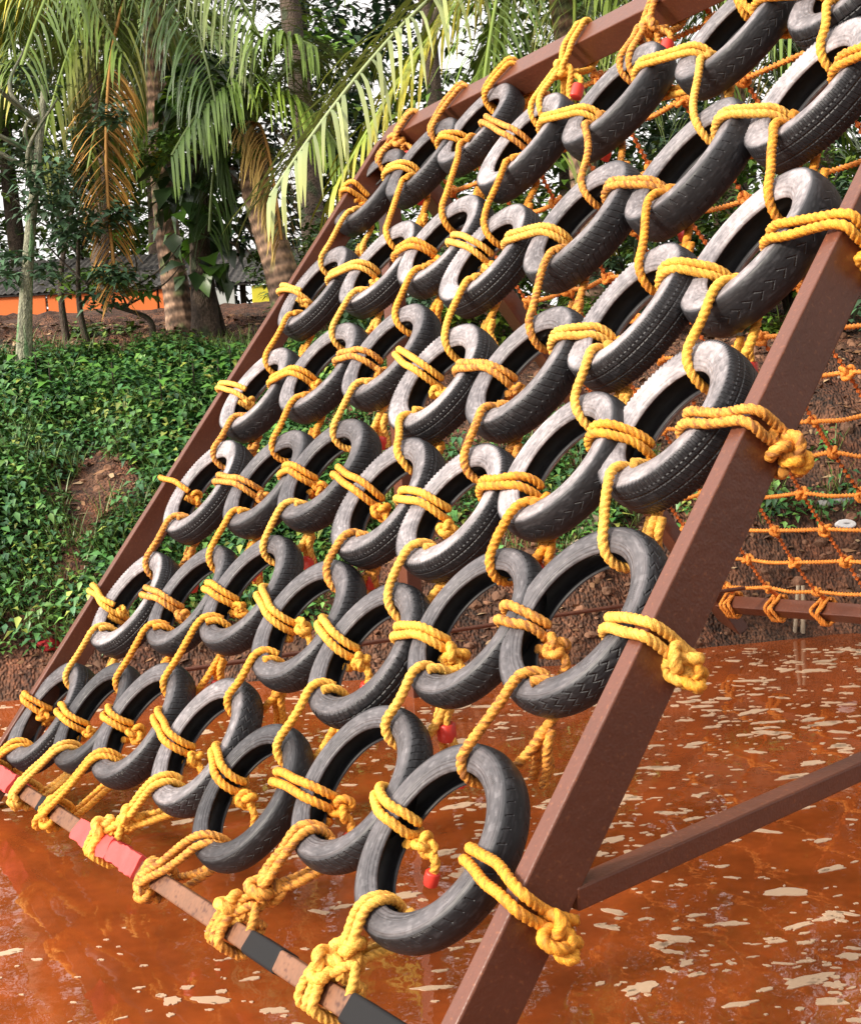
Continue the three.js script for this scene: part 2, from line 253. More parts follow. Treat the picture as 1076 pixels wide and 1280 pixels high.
function treadMaps(kind, text) {
  const w = 2048, h = 256;
  const groove = (u, v) => {
    if (v > vEnd) return 0.5;
    const c = (v - vCrown) / (vR - vCrown), a = Math.abs(c);               // -1..1 across the tread
    let k = 0.62;
    if (a < 1.02) {
      const cut = (x, wd) => { const f = x - Math.floor(x); return Math.min(f, 1 - f) < wd ? 1 : 0; };
      let q = 0;
      if (kind === 0) q = a > 0.45 && a < 0.85 ? cut(u * 46 + a * 0.6, 0.05) : 0;
      if (kind === 1) q = a > 0.1 && a < 0.97 ? cut(u * 64 + a * 0.9 + (c > 0 ? 0.5 : 0), 0.11) : 0;
      if (kind === 2) q = Math.max(cut(u * 72 + (a > .4 ? .5 : 0), 0.1), Math.abs(a - 0.4) < 0.05 ? 1 : 0, a < 0.05 ? 1 : 0);
      if (kind === 3) q = a > 0.55 ? cut(u * 100, 0.24) : Math.max(Math.abs(a - 0.3) < 0.04 ? 1 : 0, cut(u * 100 + c, 0.08));
      if (kind === 4) q = cut(u * 40 + Math.abs(((c * 2.2 + 9) % 1) - 0.5) * 0.9, 0.09);
      if (kind === 5) q = a < 0.25 ? cut(u * 40 + a * 2, 0.05) : 0;
      k = 0.8 - 0.55 * q * (0.75 + 0.25 * tn(u, v, 30));
    } else {
      const s = v < vCrown ? v / vL : (vEnd - v) / (vEnd - vR);            // 0 bead .. 1 shoulder
      k = 0.52 + 0.17 * Math.sin(s * 40) * smooth(0.05, 0.2, s) * (1 - smooth(0.30, 0.42, s)) + (Math.abs(s - 0.84) < 0.025 ? 0.2 : 0) + (Math.abs(s - 0.42) < 0.02 ? 0.22 : 0);
      if (s > 0.88) k += kind === 3 || kind === 2 ? 0.16 * (((u * 100) % 1) < 0.5 ? 1 : 0) : 0;
      if (s > 0.42 && s < 0.80 && !text) { const m = tn(u, v, 36, kind) > 0.12 && tn(u, 0.5, 9, kind) > 0.05 ? 1 : 0; k += 0.2 * m * (((u * 240) % 1) < 0.55 ? 1 : 0) * (Math.abs(s - 0.63) < 0.1 ? 1 : 0); }
    }
    return k + 0.05 * tn(u, v, 90, 5);
  };
  const bump = dataTex(w, h, (u, v, o) => { let k = groove(u, v); if (text) k += 0.55 * letters[(Math.floor(v * h) * w + Math.floor(u * w)) * 4] / 255; o[0] = o[1] = o[2] = k; }, false);
  return bump;
}
function tyreColour(dust, k) {
  return dataTex(1024, 128, (u, v, o) => {
    const sh = Math.min(smooth(vL * 0.88, vL * 1.06, v), 1 - smooth(vR - vL * 0.06, vR + vL * 0.12, v));          // 1 on the scrubbed tread, 0 on the walls
    const side = v > vEnd ? 0.15 : 1 - 0.93 * sh;
    const n = 0.5 + 0.4 * tn(u, v, 5, k) + 0.35 * tn(u, v, 14, k + 3) + 0.3 * tn(u, v, 50, k + 6) + 0.2 * tn(u, v, 120, k + 1);
    const d = Math.max(0, Math.min(1, dust * side * (0.5 + 0.5 * n))), g = 0.095 + 0.025 * tn(u, v, 60, k);
    o[0] = g + d * 0.60; o[1] = g + d * 0.565; o[2] = g + 0.012 + d * 0.56;
    if (v < vEnd && tn(u, v, 50, k + 8) > 0.36) for (let c = 0; c < 3; c++) o[c] += 0.06;   // scuffs
  });
}
const tyreGeos = {}, tyreBumps = [0, 1, 2, 3, 4, 5].map((k) => treadMaps(k)), nameBump = treadMaps(3, true);
const dustMaps = [0.24, 0.5, 0.74, 0.95].map((d, i) => tyreColour(d, i * 2));
const matCache = {};
function tyreMat(kind, dust, text) {
  const di = dust < 0.33 ? 0 : dust < 0.55 ? 1 : dust < 0.78 ? 2 : 3, key = kind + '_' + di + (text ? 't' : '');
  return matCache[key] ??= new THREE.MeshPhysicalMaterial({ map: dustMaps[di], bumpMap: text ? nameBump : tyreBumps[kind], bumpScale: 0.008, roughness: 0.5, specularIntensity: 0.8 });
}
const ORD = ['first', 'second', 'third', 'fourth', 'fifth', 'sixth', 'seventh'], ROWS = ['bottom row', 'second row up', 'third row up', 'fourth row up', 'fifth row up', 'top row'];
const TREAD = ['worn', 'slant-grooved', 'block-treaded', 'tooth-edged', 'zigzag-treaded', 'nearly bald'];
const PLANE_N = -0.09;
const tm = [];                                          // frame-local matrix of every tyre
for (let r = 0; r < 6; r++) { tm[r] = [];
  for (let c = 0; c < 7; c++) {
    const [u, v, s, yaw, pit] = TYRES[r][c], kind = KIND[r][c];
    const M = new THREE.Matrix4().makeRotationFromEuler(new THREE.Euler(pit, yaw, rr(-.05, .05), 'YXZ')).setPosition(u, v, PLANE_N);
    M.scale(V3(s * rr(.97, 1), s * rr(.99, 1.02), s)); tm[r][c] = M.clone();
    const spin = new THREE.Matrix4().makeRotationZ(r === 3 && c === 3 ? 0.15 : rr(0, 6.28));
    const text = r === 3 && c === 3;
    const m = solo('motorcycle_tyre', tyreGeos[kind + '_' + Math.round(FAT[r][c] * 3)] ??= tyreGeo(kind, Math.round(FAT[r][c] * 3) / 3), tyreMat(kind, DUST[r][c], text), '', 'tyre', 'tyres laced into the climbing frame');
    m.userData.label = `${DUST[r][c] > 0.7 ? 'dusty grey' : DUST[r][c] > 0.45 ? 'greyish' : 'black'} ${TREAD[kind]} tyre, ${ORD[6 - c]} from the braced rail, ${ROWS[r]}`;
    new THREE.Matrix4().multiplyMatrices(FM, M).multiply(spin).decompose(m.position, m.quaternion, m.scale);
  } }

// ------------------------------------------------------------------ ropes
function ropeGeo(pts, r, closed = false, pitch = r * 4.0, seg = r * 0.42) {
  const cv = new THREE.CatmullRomCurve3(pts, closed, 'centripetal'), dense = cv.getPoints(pts.length * 8), P = [dense[0].clone()];
  let acc = 0; for (let i = 1; i < dense.length; i++) { let a = dense[i - 1], L = a.distanceTo(dense[i]); if (acc + L >= seg) { P.push(dense[i].clone()); acc = 0; } else acc += L; }
  if (P[P.length - 1].distanceTo(dense[dense.length - 1]) > seg * 0.3) P.push(dense[dense.length - 1].clone());
  const n = P.length, pos = [], idx = [], uv = [], T = V3(), Tp = V3(), Nn = V3(), B = V3(), q = new THREE.Quaternion();
  let s = 0;
  for (let i = 0; i < n; i++) {
    T.copy(P[Math.min(i + 1, n - 1)]).sub(P[Math.max(i - 1, 0)]).normalize();
    if (i === 0) { Nn.set(Math.abs(T.y) < 0.8 ? 0 : 1, Math.abs(T.y) < 0.8 ? 1 : 0, 0).addScaledVector(T, -T.y * (Math.abs(T.y) < 0.8 ? 1 : 0)).normalize(); Nn.addScaledVector(T, -Nn.dot(T)).normalize(); }
    else { q.setFromUnitVectors(Tp, T); Nn.applyQuaternion(q); Nn.addScaledVector(T, -Nn.dot(T)).normalize(); s += P[i].distanceTo(P[i - 1]); }
    Tp.copy(T); B.crossVectors(T, Nn);
    for (let j = 0; j <= 12; j++) { const f = j / 12 * 2 * Math.PI, a = f + s / pitch * 2 * Math.PI, rad = r * (0.77 + 0.24 * Math.pow(Math.abs(Math.cos(1.5 * f)), 0.75));
      const ca = Math.cos(a) * rad, sa = Math.sin(a) * rad; pos.push(P[i].x + Nn.x * ca + B.x * sa, P[i].y + Nn.y * ca + B.y * sa, P[i].z + Nn.z * ca + B.z * sa); uv.push(s / 0.3, j / 12 * 0.5); }
  }
  for (let i = 0; i + 1 < n; i++) for (let j = 0; j < 12; j++) { const a = i * 13 + j; idx.push(a, a + 1, a + 13, a + 1, a + 14, a + 13); }
  for (const [i0, f] of [[0, 1], [n - 1, -1]]) { const c = pos.length / 3; pos.push(P[i0].x, P[i0].y, P[i0].z); uv.push(0, 0); for (let j = 0; j < 12; j++) { const a = i0 * 13 + j; if (f > 0) idx.push(c, a + 1, a); else idx.push(c, a, a + 1); } }
  return rawGeo(pos, idx, uv);
}
function hull2(p) { p = p.slice().sort((a, b) => a[0] - b[0] || a[1] - b[1]); const cr = (o, a, b) => (a[0] - o[0]) * (b[1] - o[1]) - (a[1] - o[1]) * (b[0] - o[0]);
  const lo = []; for (const q of p) { while (lo.length > 1 && cr(lo[lo.length - 2], lo[lo.length - 1], q) <= 0) lo.pop(); lo.push(q); }
  const hi = []; for (const q of p.slice().reverse()) { while (hi.length > 1 && cr(hi[hi.length - 2], hi[hi.length - 1], q) <= 0) hi.pop(); hi.push(q); }
  lo.pop(); hi.pop(); return lo.concat(hi); }
// a rope wound round several bodies (their section points): d and n span the winding plane, turns step along t
function wound(points, o, d, n, { turns = 2, r = 0.0165, slack = 0.004, lean = 0, start = 0.5, step = 2.08, wander = 0.006 } = {}) {
  const t = d.clone().cross(n).normalize(), p2 = [], q = V3();
  for (const p of points) { q.copy(p).sub(o); const a = q.dot(d), b = q.dot(n); for (let k = 0; k < 10; k++) { const f = k * 0.628; p2.push([a + Math.cos(f) * (r + slack), b + Math.sin(f) * (r + slack)]); } }
  const hl = hull2(p2), L = []; let tot = 0; for (let i = 0; i < hl.length; i++) { const a = hl[i], b = hl[(i + 1) % hl.length]; L.push(tot); tot += Math.hypot(b[0] - a[0], b[1] - a[1]); }
  const smp = (x) => { x = ((x % tot) + tot) % tot; let i = hl.length - 1; while (i > 0 && L[i] > x) i--; const a = hl[i], b = hl[(i + 1) % hl.length], e = Math.hypot(b[0] - a[0], b[1] - a[1]), f = e ? (x - L[i]) / e : 0; return [a[0] + (b[0] - a[0]) * f, a[1] + (b[1] - a[1]) * f]; };
  const M = 22, out = [], ph = rr(0, 50);
  for (let k = 0; k <= M * turns; k++) { const x = (start + k / M) * tot, a = smp(x - 0.012), b = smp(x), c = smp(x + 0.012);
    const A = (a[0] + b[0] * 2 + c[0]) / 4, B = (a[1] + b[1] * 2 + c[1]) / 4;
    const off = ((k / M) - turns / 2) * step * r + wander * perlin.noise(k * 0.21, ph, 0) * 2 + lean * A;
    out.push(o.clone().addScaledVector(d, A).addScaledVector(n, B).addScaledVector(t, off)); }
  return out;
}
function tubePts(r, c, ang) {                           // section of a tyre at an angle of its own plane, in frame coordinates
  const out = []; for (let k = 0; k < 12; k++) { const f = k / 12 * 2 * Math.PI, fa = FAT[r][c], rad = 0.253 - 0.011 * fa + (0.047 + 0.011 * fa) * Math.cos(f); out.push(V3(Math.cos(ang) * rad, Math.sin(ang) * rad, (0.0555 + 0.016 * fa) * Math.sin(f)).applyMatrix4(tm[r][c])); } return out;
}
const tubeC = (r, c, ang) => V3(Math.cos(ang) * 0.245, Math.sin(ang) * 0.245, 0).applyMatrix4(tm[r][c]);
const boxPts = (u0, u1, v0, v1, n0, n1) => { const o = []; for (const u of [u0, u1]) for (const v of [v0, v1]) for (const n of [n0, n1]) o.push(V3(u, v, n)); return o; };
function knotPts(s, kind) { const o = []; for (let k = 0; k < 26; k++) { const t = k / 26 * 2 * Math.PI; o.push(kind ? V3(s * (Math.sin(t) + 2 * Math.sin(2 * t)) * 0.5, s * (Math.cos(t) - 2 * Math.cos(2 * t)) * 0.5, -s * Math.sin(3 * t) * 0.75) : V3(s * Math.cos(2 * t) * (1.05 + 0.5 * Math.cos(3 * t)), s * Math.sin(2 * t) * (1.05 + 0.5 * Math.cos(3 * t)) * 0.8, s * 0.8 * Math.sin(3 * t))); } return o; }
const RK = 0.0165;
const knots = [ropeGeo(knotPts(0.024, 1), RK, true), ropeGeo(knotPts(0.022, 0), RK, true), ropeGeo(knotPts(0.029, 1), RK, true)];
const tapeGeo = (L, R) => { const p = [[0.001, 0], [R * 0.8, 0], [R, L * 0.1], [R * 1.04, L * 0.5], [R * 0.98, L * 0.92], [R * 0.7, L], [0.001, L]].map(([x, y]) => new THREE.Vector2(x, y)); return new THREE.LatheGeometry(p, 18).translate(0, -L / 2, 0); };
const tapes = [tapeGeo(0.075, 0.024), tapeGeo(0.05, 0.023)];
const bindGeo = (() => { const g = tapeGeo(0.062, 0.04).scale(1, 1, 0.78), p = g.attributes.position; for (let i = 0; i < p.count; i++) { const k = 1 + 0.16 * perlin.noise(p.getX(i) * 60, p.getY(i) * 90, p.getZ(i) * 60); p.setXYZ(i, p.getX(i) * k, p.getY(i), p.getZ(i) * k); } g.computeVertexNormals(); return g; })();
function lashing(label, loops, { r = 0.0165, knot = null, kn = 0, ks = 1, tails = [], group, mat, bind = null }) {
  // loops: arrays of points in frame coordinates; knot: its place; tails: arrays of points, the last one taped red when marked
  const o = V3(); let cnt = 0; for (const l of loops) for (const p of l) { o.add(p); cnt++; } o.divideScalar(cnt);
  const g = thing('rope_lashing', label, 'rope', group); g.position.copy(o.clone().applyMatrix4(FM)); g.quaternion.copy(FQ);
  const m = mat ?? ropes[Math.floor(rnd() * 5)];
  for (const l of loops) part('rope', ropeGeo(l.map((p) => p.clone().sub(o)), r), m, g);
  if (knot) { const k = part('knot', knots[kn % 3], m, g); k.position.copy(knot).sub(o); k.rotation.set(rr(0, 6), rr(0, 6), rr(0, 6)); k.scale.setScalar(ks); }
  if (bind) { const k = part('red_tape', bindGeo, redTape, g); k.position.copy(bind).sub(o); k.quaternion.setFromUnitVectors(V3(0, -1, 0), GD.clone().normalize()); k.rotateY(rr(-.4, .4)); }
  for (const { pts, red, big } of tails) {
    part('loose_end', ropeGeo(pts.map((p) => p.clone().sub(o)), 0.0155), m, g);
    if (red) { const a = pts[pts.length - 2], b = pts[pts.length - 1], k = part('red_tape', tapes[big ? 0 : 1], redTape, g); k.position.copy(b).sub(o); k.quaternion.setFromUnitVectors(V3(0, 1, 0), b.clone().sub(a).normalize()); if (big) k.scale.set(1.35, 1.1, 1.0); }
  }
  return g;
}
const GD = toF(V3(0, -1, 0)).sub(toF(V3(0, 0, 0)));     // straight down, in frame coordinates
const D = V3(), N1 = V3(0, 0, 1);
function pairDir(a, b) { return b.clone().sub(a).normalize(); }
const angTo = (r, c, p) => { const q = p.clone().applyMatrix4(tm[r][c].clone().invert()); return Math.atan2(q.y, q.x); };
const ctr = (r, c) => V3().setFromMatrixPosition(tm[r][c]);
const orth = (d) => N1.clone().addScaledVector(d, -N1.dot(d)).normalize();

for (let r = 0; r < 6; r++) for (let c = 0; c <= 7; c++) {          // ties along the rows
  let pts, dir, o, label; const row = ROWS[r];
  if (c === 0 || c === 7) {
    const tc = c === 0 ? 0 : 6, ang = (c === 0 ? Math.PI : 0) + rr(-0.1, 0.1) - (c === 7 ? 0.25 : 0), C = tubeC(r, tc, ang), v = C.y;
    const box = c === 0 ? boxPts(W0, W0 + RW, v, v, -RD, 0) : boxPts(W1, W1 + RW, v, v, -RD, 0);
    pts = [...tubePts(r, tc, ang), ...box]; dir = V3(1, 0, 0); o = V3((C.x + (c ? W1 : W0)) / 2, v, PLANE_N);
    label = `yellow rope lashing the ${row} of tyres to the ${c ? 'braced rail' : 'rail by the green bank'}`;
    const two = !(r === 2 && c === 0), w = wound(pts, o, dir, N1, { turns: two ? 2 : 1, start: c ? 0.4 : 0.45, step: c === 7 ? 2.7 : 2.2, lean: c === 7 ? [0.26, 0.16, 0.03, 0, 0, 0][r] : [.3, .25, .2, .15, .1, .1][r], wander: 0.012, slack: 0.006 });
    const loops = [w]; let kp = c === 0 ? V3(C.x + 0.075, v - 0.03, -0.10) : V3(W1 + RW + 0.035, v - [0.06, 0.03, 0.0, 0.02, 0.02, 0.02][r], -RD * 0.7);
    const tails = []; if (c === 7) { tails.push({ pts: [kp, kp.clone().add(V3(0.02, -0.02, -0.05)), kp.clone().add(V3(-0.01, -0.03, -0.10))], red: false });
      const k2 = part; }
    const g = lashing(label, loops, { knot: kp, kn: c === 7 ? 2 : r, ks: c === 7 ? 1.1 : 0.85, tails, group: 'rope lashings of the tyre wall' });
    if (c === 7) { const k = part('knot', knots[0], ropes[0], g); k.position.copy(kp).sub(o).add(V3(0.02, 0.03, -0.05)); k.position.copy(kp.clone().add(V3(0.012, -0.012, -0.05))).sub(toF(g.position)); k.rotation.set(rr(0, 6), 1, 2); }
  } else {
    const a = ctr(r, c - 1), b = ctr(r, c), A1 = angTo(r, c - 1, b) + rr(-0.08, 0.08), B1 = angTo(r, c, a) + rr(-0.08, 0.08);
    const CA = tubeC(r, c - 1, A1), CB = tubeC(r, c, B1); o = CA.clone().add(CB).multiplyScalar(0.5); dir = b.clone().sub(a); dir.z = 0; dir.normalize();
    pts = [...tubePts(r, c - 1, A1), ...tubePts(r, c, B1)];
    const w = wound(pts, o, dir, N1, { turns: 2, start: 0.45, step: rr(2.1, 2.5), lean: [.3, .25, .12, .08, .02, 0][r] + rr(-.05, .05), wander: 0.008, slack: 0.003 });
    const kp = CB.clone().addScaledVector(dir, 0.088).add(V3(0.0, -0.03 + rr(-.02, .02), -0.06));
    const tails = [{ pts: [kp.clone(), kp.clone().add(V3(0.03, -0.03, -0.04)), kp.clone().add(V3(rr(-.02, .05), -0.075, -0.07))], red: rnd() < 0.45 }];
    lashing(`yellow rope joining ${ORD[7 - c]} and ${ORD[6 - c]} tyres from the braced rail, ${row}`, [w], { knot: kp, kn: c, ks: rr(0.75, 1), tails, group: 'rope lashings of the tyre wall' });
  }
}
for (let r = 0; r < 5; r++) for (let c = 0; c < 7; c++) {           // ties between the rows
  const a = ctr(r, c), b = ctr(r + 1, c), A1 = angTo(r, c, b) + rr(-0.12, 0.12), B1 = angTo(r + 1, c, a) + rr(-0.12, 0.12);
  const CA = tubeC(r, c, A1), CB = tubeC(r + 1, c, B1), o = CA.clone().add(CB).multiplyScalar(0.5), dir = CB.clone().sub(CA); dir.z = 0; dir.normalize();
  const n = orth(dir), dbl = false;
  const w = wound([...tubePts(r, c, A1), ...tubePts(r + 1, c, B1)], o, dir, n, { turns: dbl ? 2 : 1.12, start: 0.5, step: dbl ? 2.1 : 3, wander: 0.02, slack: 0.005, lean: rr(-0.1, 0.1) });
  const kp = o.clone().add(V3(rr(-0.01, 0.03), 0.01, -0.098)), tails = [], bl = rr(0.10, 0.17), sw = rr(-.05, .05);      // a bundle of doubled ends hangs behind
  for (let k = 0; k < 3; k++) { const q = V3((k - 1) * 0.027, 0, k === 1 ? -0.022 : 0), a = kp.clone().add(q), e = a.clone().addScaledVector(GD, bl * rr(.85, 1.1)).add(V3(sw, 0, -0.01)); tails.push({ pts: [a.clone().add(V3(0, .05, .012)), a, a.clone().lerp(e, .5).add(V3(0.012 * Math.sin(k * 2 + c), 0, -0.012)), e], red: k === 1 && rnd() < 0.4, big: true }); }
  lashing(`yellow rope from ${ORD[6 - c]} tyre off the braced rail, ${ROWS[r]}, to the tyre above`, [w], { r: 0.017, tails, bind: rnd() < 0.9 ? kp.clone().addScaledVector(GD, rr(.02, bl * .8)).add(V3(sw * .4, 0, -0.008)) : null, group: 'rope lashings of the tyre wall' });
}
for (let c = 0; c < 7; c++) {                                       // down to the bottom bar
  const A1 = -Math.PI / 2 - 0.35 + rr(-.08, .08), C = tubeC(0, c, A1), ub = C.x - [0.1, 0.12, 0.16, 0.2, 0.2, 0.12, 0.02][c], bar = V3(ub, 0, -0.045);
  const knotted = c === 3 || c >= 5, loops = [], o = C.clone().add(bar).multiplyScalar(0.5), dir = C.clone().sub(bar).normalize(), n = orth(dir);
  const bx = boxPts(ub, ub, -0.038, 0.038, -0.083, -0.007), bd = V3(0, 1, 0);
  let kp = null; const tails = [];
  if (!knotted) {
    loops.push(wound([...tubePts(0, c, A1), ...bx], o, dir, n, { turns: 2, start: 0.02, step: 2.6, wander: 0.02, slack: 0.006 }));
    kp = bar.clone().add(V3(0.02, -0.06, 0.03)); loops.push(wound(bx, bar, bd, N1, { turns: 1.5, slack: 0.004 }));
  } else {
    kp = C.clone().lerp(bar, 0.52).add(V3(0, 0, 0.03));
    const ring_ = wound([...tubePts(0, c, A1), kp], C, dir, n, { turns: 2, start: 0.5, step: 2.3, wander: 0.012, slack: 0.004 }); loops.push(ring_);
    loops.push(wound(bx, bar, bd, N1, { turns: 3, slack: 0.004, wander: 0.01 }));
    loops.push([kp.clone(), kp.clone().lerp(bar, 0.4).add(V3(-0.02, 0, 0.03)), bar.clone().add(V3(-0.01, 0.03, 0.06)), bar.clone().add(V3(0, -0.03, 0.05))]);
    loops.push([kp.clone().add(V3(0.02, 0, 0)), kp.clone().lerp(bar, 0.5).add(V3(0.05, 0.02, 0.0)), bar.clone().add(V3(0.05, 0.06, 0.01)), bar.clone().add(V3(0.05, 0.055, -0.06))]);
    tails.push({ pts: [bar.clone().add(V3(0.03, 0.05, 0.05)), bar.clone().add(V3(0.09, 0.10, 0.03)), bar.clone().add(V3(0.13, 0.02, 0.02))], red: false });
  }
  const g = lashing(`yellow rope tying the ${ORD[6 - c]} tyre from the braced rail down to the bottom bar`, loops, { knot: kp, kn: c, ks: knotted ? 1.25 : 1, tails, group: 'rope lashings of the tyre wall' });
  if (knotted) { const k = part('knot', knots[0], ropes[1], g); k.position.copy(bar.clone().add(V3(0.0, 0.06, 0.055)).sub(toF(g.position))); k.rotation.set(c, 1, 2); k.scale.setScalar(1.2); }
}
for (let c = 0; c < 7; c++) {                                       // up to the top bar
  const A1 = Math.PI / 2 + 0.1 + rr(-.1, .1), C = tubeC(5, c, A1), ub = C.x + (c < 3 ? 0.1 : 0.02), bar = V3(ub, HT, -0.085);
  const loops = [], o = C.clone().add(bar).multiplyScalar(0.5), dir = bar.clone().sub(C).normalize(), n = orth(dir), bx = boxPts(ub, ub, HT - 0.07, HT + 0.075, -0.157, -0.012);
  let kp; const tails = [];
  if (c === 1 || c === 2) { loops.push(wound([...tubePts(5, c, A1), ...bx], o, dir, n, { turns: 2, start: 0.4, step: 4.5, wander: 0.02, slack: 0.006 })); kp = o.clone().add(V3(0.08, -0.05, -0.12)); }
  else {
    kp = C.clone().lerp(bar, 0.5).add(V3(0, 0, 0.05));
    loops.push(wound([...tubePts(5, c, A1), kp], C, dir, n, { turns: 2, start: 0.5, step: 3.4, wander: 0.02, slack: 0.004 }));
    loops.push(wound([...bx, kp], bar, dir, n, { turns: 2, start: 0.1, step: 2.6, wander: 0.02, slack: 0.004 }));
  }
  const e = kp.clone().addScaledVector(GD, 0.13).add(V3(0.12, 0, 0.0)); tails.push({ pts: [kp, kp.clone().lerp(e, 0.5).add(V3(0.04, 0.03, -0.03)), e], red: true, big: true });
  lashing(`yellow rope tying the ${ORD[6 - c]} tyre from the braced rail up to the top bar`, loops, { knot: kp, kn: c, ks: 1.25, tails, group: 'rope lashings of the tyre wall' });
}
{ // the rope net on the rear slope
  const g = thing('rope_net', 'orange knotted rope net stretched down the back of the frame', 'rope net'); const o = netAt(1, 2);
  g.position.copy(o.clone().applyMatrix4(FM)); g.quaternion.copy(FQ);
  const U = [], Wn = []; for (let j = 0; j < 11; j++) U.push(-1.15 + 0.43 * j); for (let k = 0; k < 14; k++) Wn.push(0.52 + 0.288 * k);
  const P = U.map((u, j) => Wn.map((w, k) => netAt(u + 0.05 * perlin.noise(j * 1.7, k * 1.3, 2) * (j && j < 10 ? 1 : 0.4), w + 0.05 * perlin.noise(j * 1.3, k * 1.9, 8), 0.02).sub(o)));
  const nk = ropeGeo(knotPts(0.025, 1), 0.0145, true, 0.07, 0.008), nk2 = ropeGeo(knotPts(0.024, 0), 0.0145, true, 0.07, 0.008);
  const sagged = (a, b) => { const m = a.clone().lerp(b, 0.5).addScaledVector(GD, rr(0.0, 0.018)); return m; };
  for (let k = 0; k < 14; k++) { const l = []; for (let j = 0; j < 11; j++) { l.push(P[j][k]); if (j < 10) l.push(sagged(P[j][k], P[j + 1][k])); } part('cross_rope', ropeGeo(l, 0.0165, false, 0.075, 0.016), netRope, g); }
  for (let j = 0; j < 11; j++) { const l = [netAt(U[j], 0.38, 0.07).sub(o), ...P[j], netAt(U[j], 4.40, 0.0).sub(o)]; part('upright_rope', ropeGeo(l, 0.0165, false, 0.075, 0.016), netUpright, g);
    for (let k = 0; k < 14; k++) { const m = part('knot', (j + k) % 2 ? nk : nk2, netRope, g); m.position.copy(P[j][k]); m.rotation.set(rr(0, 6), rr(0, 6), rr(0, 6)); m.scale.setScalar(rr(0.85, 1.15)); }
    const bp = []; for (const du of [0]) bp.push(...[[-.05, -.06], [-.05, .06], [.05, .06], [.05, -.06]].map(([a, b]) => netAt(U[j], 0.36 + a, b - .005)));
    const wr = wound(bp, netAt(U[j], 0.36, -0.005), netDir.clone(), V3(0, netDir.z, -netDir.y), { turns: 3, r: 0.0135, slack: 0.003, wander: 0.02, step: 2.4 }).map((p) => p.sub(o)); part('bar_wrap', ropeGeo(wr, 0.0135, false, 0.075, 0.012), netRope, g); }
}
// ------------------------------------------------------------------ plants
class Leaves {                                          // collects leaf blades into one mesh
  constructor() { this.p = []; this.i = []; this.c = []; }
  blade(b, dir, up, len, wid, col, curl = 0.15, fold = 0.25) {   // a pointed, folded leaf
    const s = _s.crossVectors(dir, up).normalize(), u = _u.crossVectors(s, dir).normalize(), k = this.p.length / 3, P = this.p;
    const put = (f, w, h) => P.push(b.x + dir.x * len * f + s.x * w + u.x * h, b.y + dir.y * len * f + s.y * w + u.y * h, b.z + dir.z * len * f + s.z * w + u.z * h);
    put(0, 0, 0); put(0.4, wid / 2, fold * wid * 0.5); put(0.4, -wid / 2, fold * wid * 0.5); put(0.45, 0, 0); put(1, 0, -curl * len);
    this.i.push(k, k + 1, k + 3, k, k + 3, k + 2, k + 1, k + 4, k + 3, k + 3, k + 4, k + 2);
    for (let j = 0; j < 5; j++) this.c.push(col.r, col.g, col.b);
  }
  strip(b, dir, len, wid, droop, col, tipCol, seg = 4) {          // a palm leaflet bending under its weight
    const d = dir.clone(), q = b.clone(), s = V3(), k = this.p.length / 3, up = V3(0, 1, 0);
    for (let j = 0; j <= seg; j++) {
      s.crossVectors(d, up); if (s.lengthSq() < 1e-4) s.set(1, 0, 0); s.normalize(); const w = wid * (j === seg ? 0.08 : 1 - 0.55 * (j / seg) ** 2) * (j ? 1 : 0.6) / 2, f = j / seg;
      this.p.push(q.x + s.x * w, q.y + s.y * w, q.z + s.z * w, q.x - s.x * w, q.y - s.y * w, q.z - s.z * w);
      for (let e = 0; e < 2; e++) this.c.push(col.r + (tipCol.r - col.r) * f, col.g + (tipCol.g - col.g) * f, col.b + (tipCol.b - col.b) * f);
      if (j < seg) { const a = k + j * 2; this.i.push(a, a + 1, a + 2, a + 1, a + 3, a + 2); }
      q.addScaledVector(d, len / seg); d.y -= droop / seg; d.normalize();
    }
  }
  geo() { return rawGeo(this.p, this.i, null, this.c); }
}
const _s = V3(), _u = V3();
const plainLeaf = std({ vertexColors: true, roughness: 0.45, side: THREE.DoubleSide });
const leafMat = new THREE.MeshPhysicalMaterial({ vertexColors: true, roughness: 0.42, side: THREE.DoubleSide, transmission: 0.22, thickness: 0, specularIntensity: 0.6 });
const dryMat = std({ vertexColors: true, roughness: 0.8, side: THREE.DoubleSide });
const barkMat = (r, g, b, ringy) => std({ map: dataTex(256, 512, (u, v, o) => { const k = 1 + 0.25 * pn(u, v, 8, 1) + 0.25 * pn(u, v, 40, 2) + (ringy ? 0.22 * Math.sin((v + 0.012 * pn(u, v, 5, 4)) * 2 * Math.PI * 14) : 0.15 * pn(u, v, 90, 3)); const m = smooth(0.15, 0.5, pn(u, v, 6, 8)); o[0] = r * k * (1 - 0.25 * m); o[1] = g * k; o[2] = b * k * (1 - 0.2 * m); }),
  bumpMap: dataTex(256, 512, (u, v, o) => { o[0] = o[1] = o[2] = 0.5 + 0.3 * pn(u, v, 20, 5) + (ringy ? 0.3 * Math.sin(v * 2 * Math.PI * 14) : 0.3 * pn(u, v, 60, 2)); }, false), bumpScale: 0.02, roughness: 0.9 });
const palmBark = barkMat(0.52, 0.42, 0.35, true), darkBark = barkMat(0.30, 0.25, 0.21, false), paleBark = barkMat(0.50, 0.50, 0.42, false);
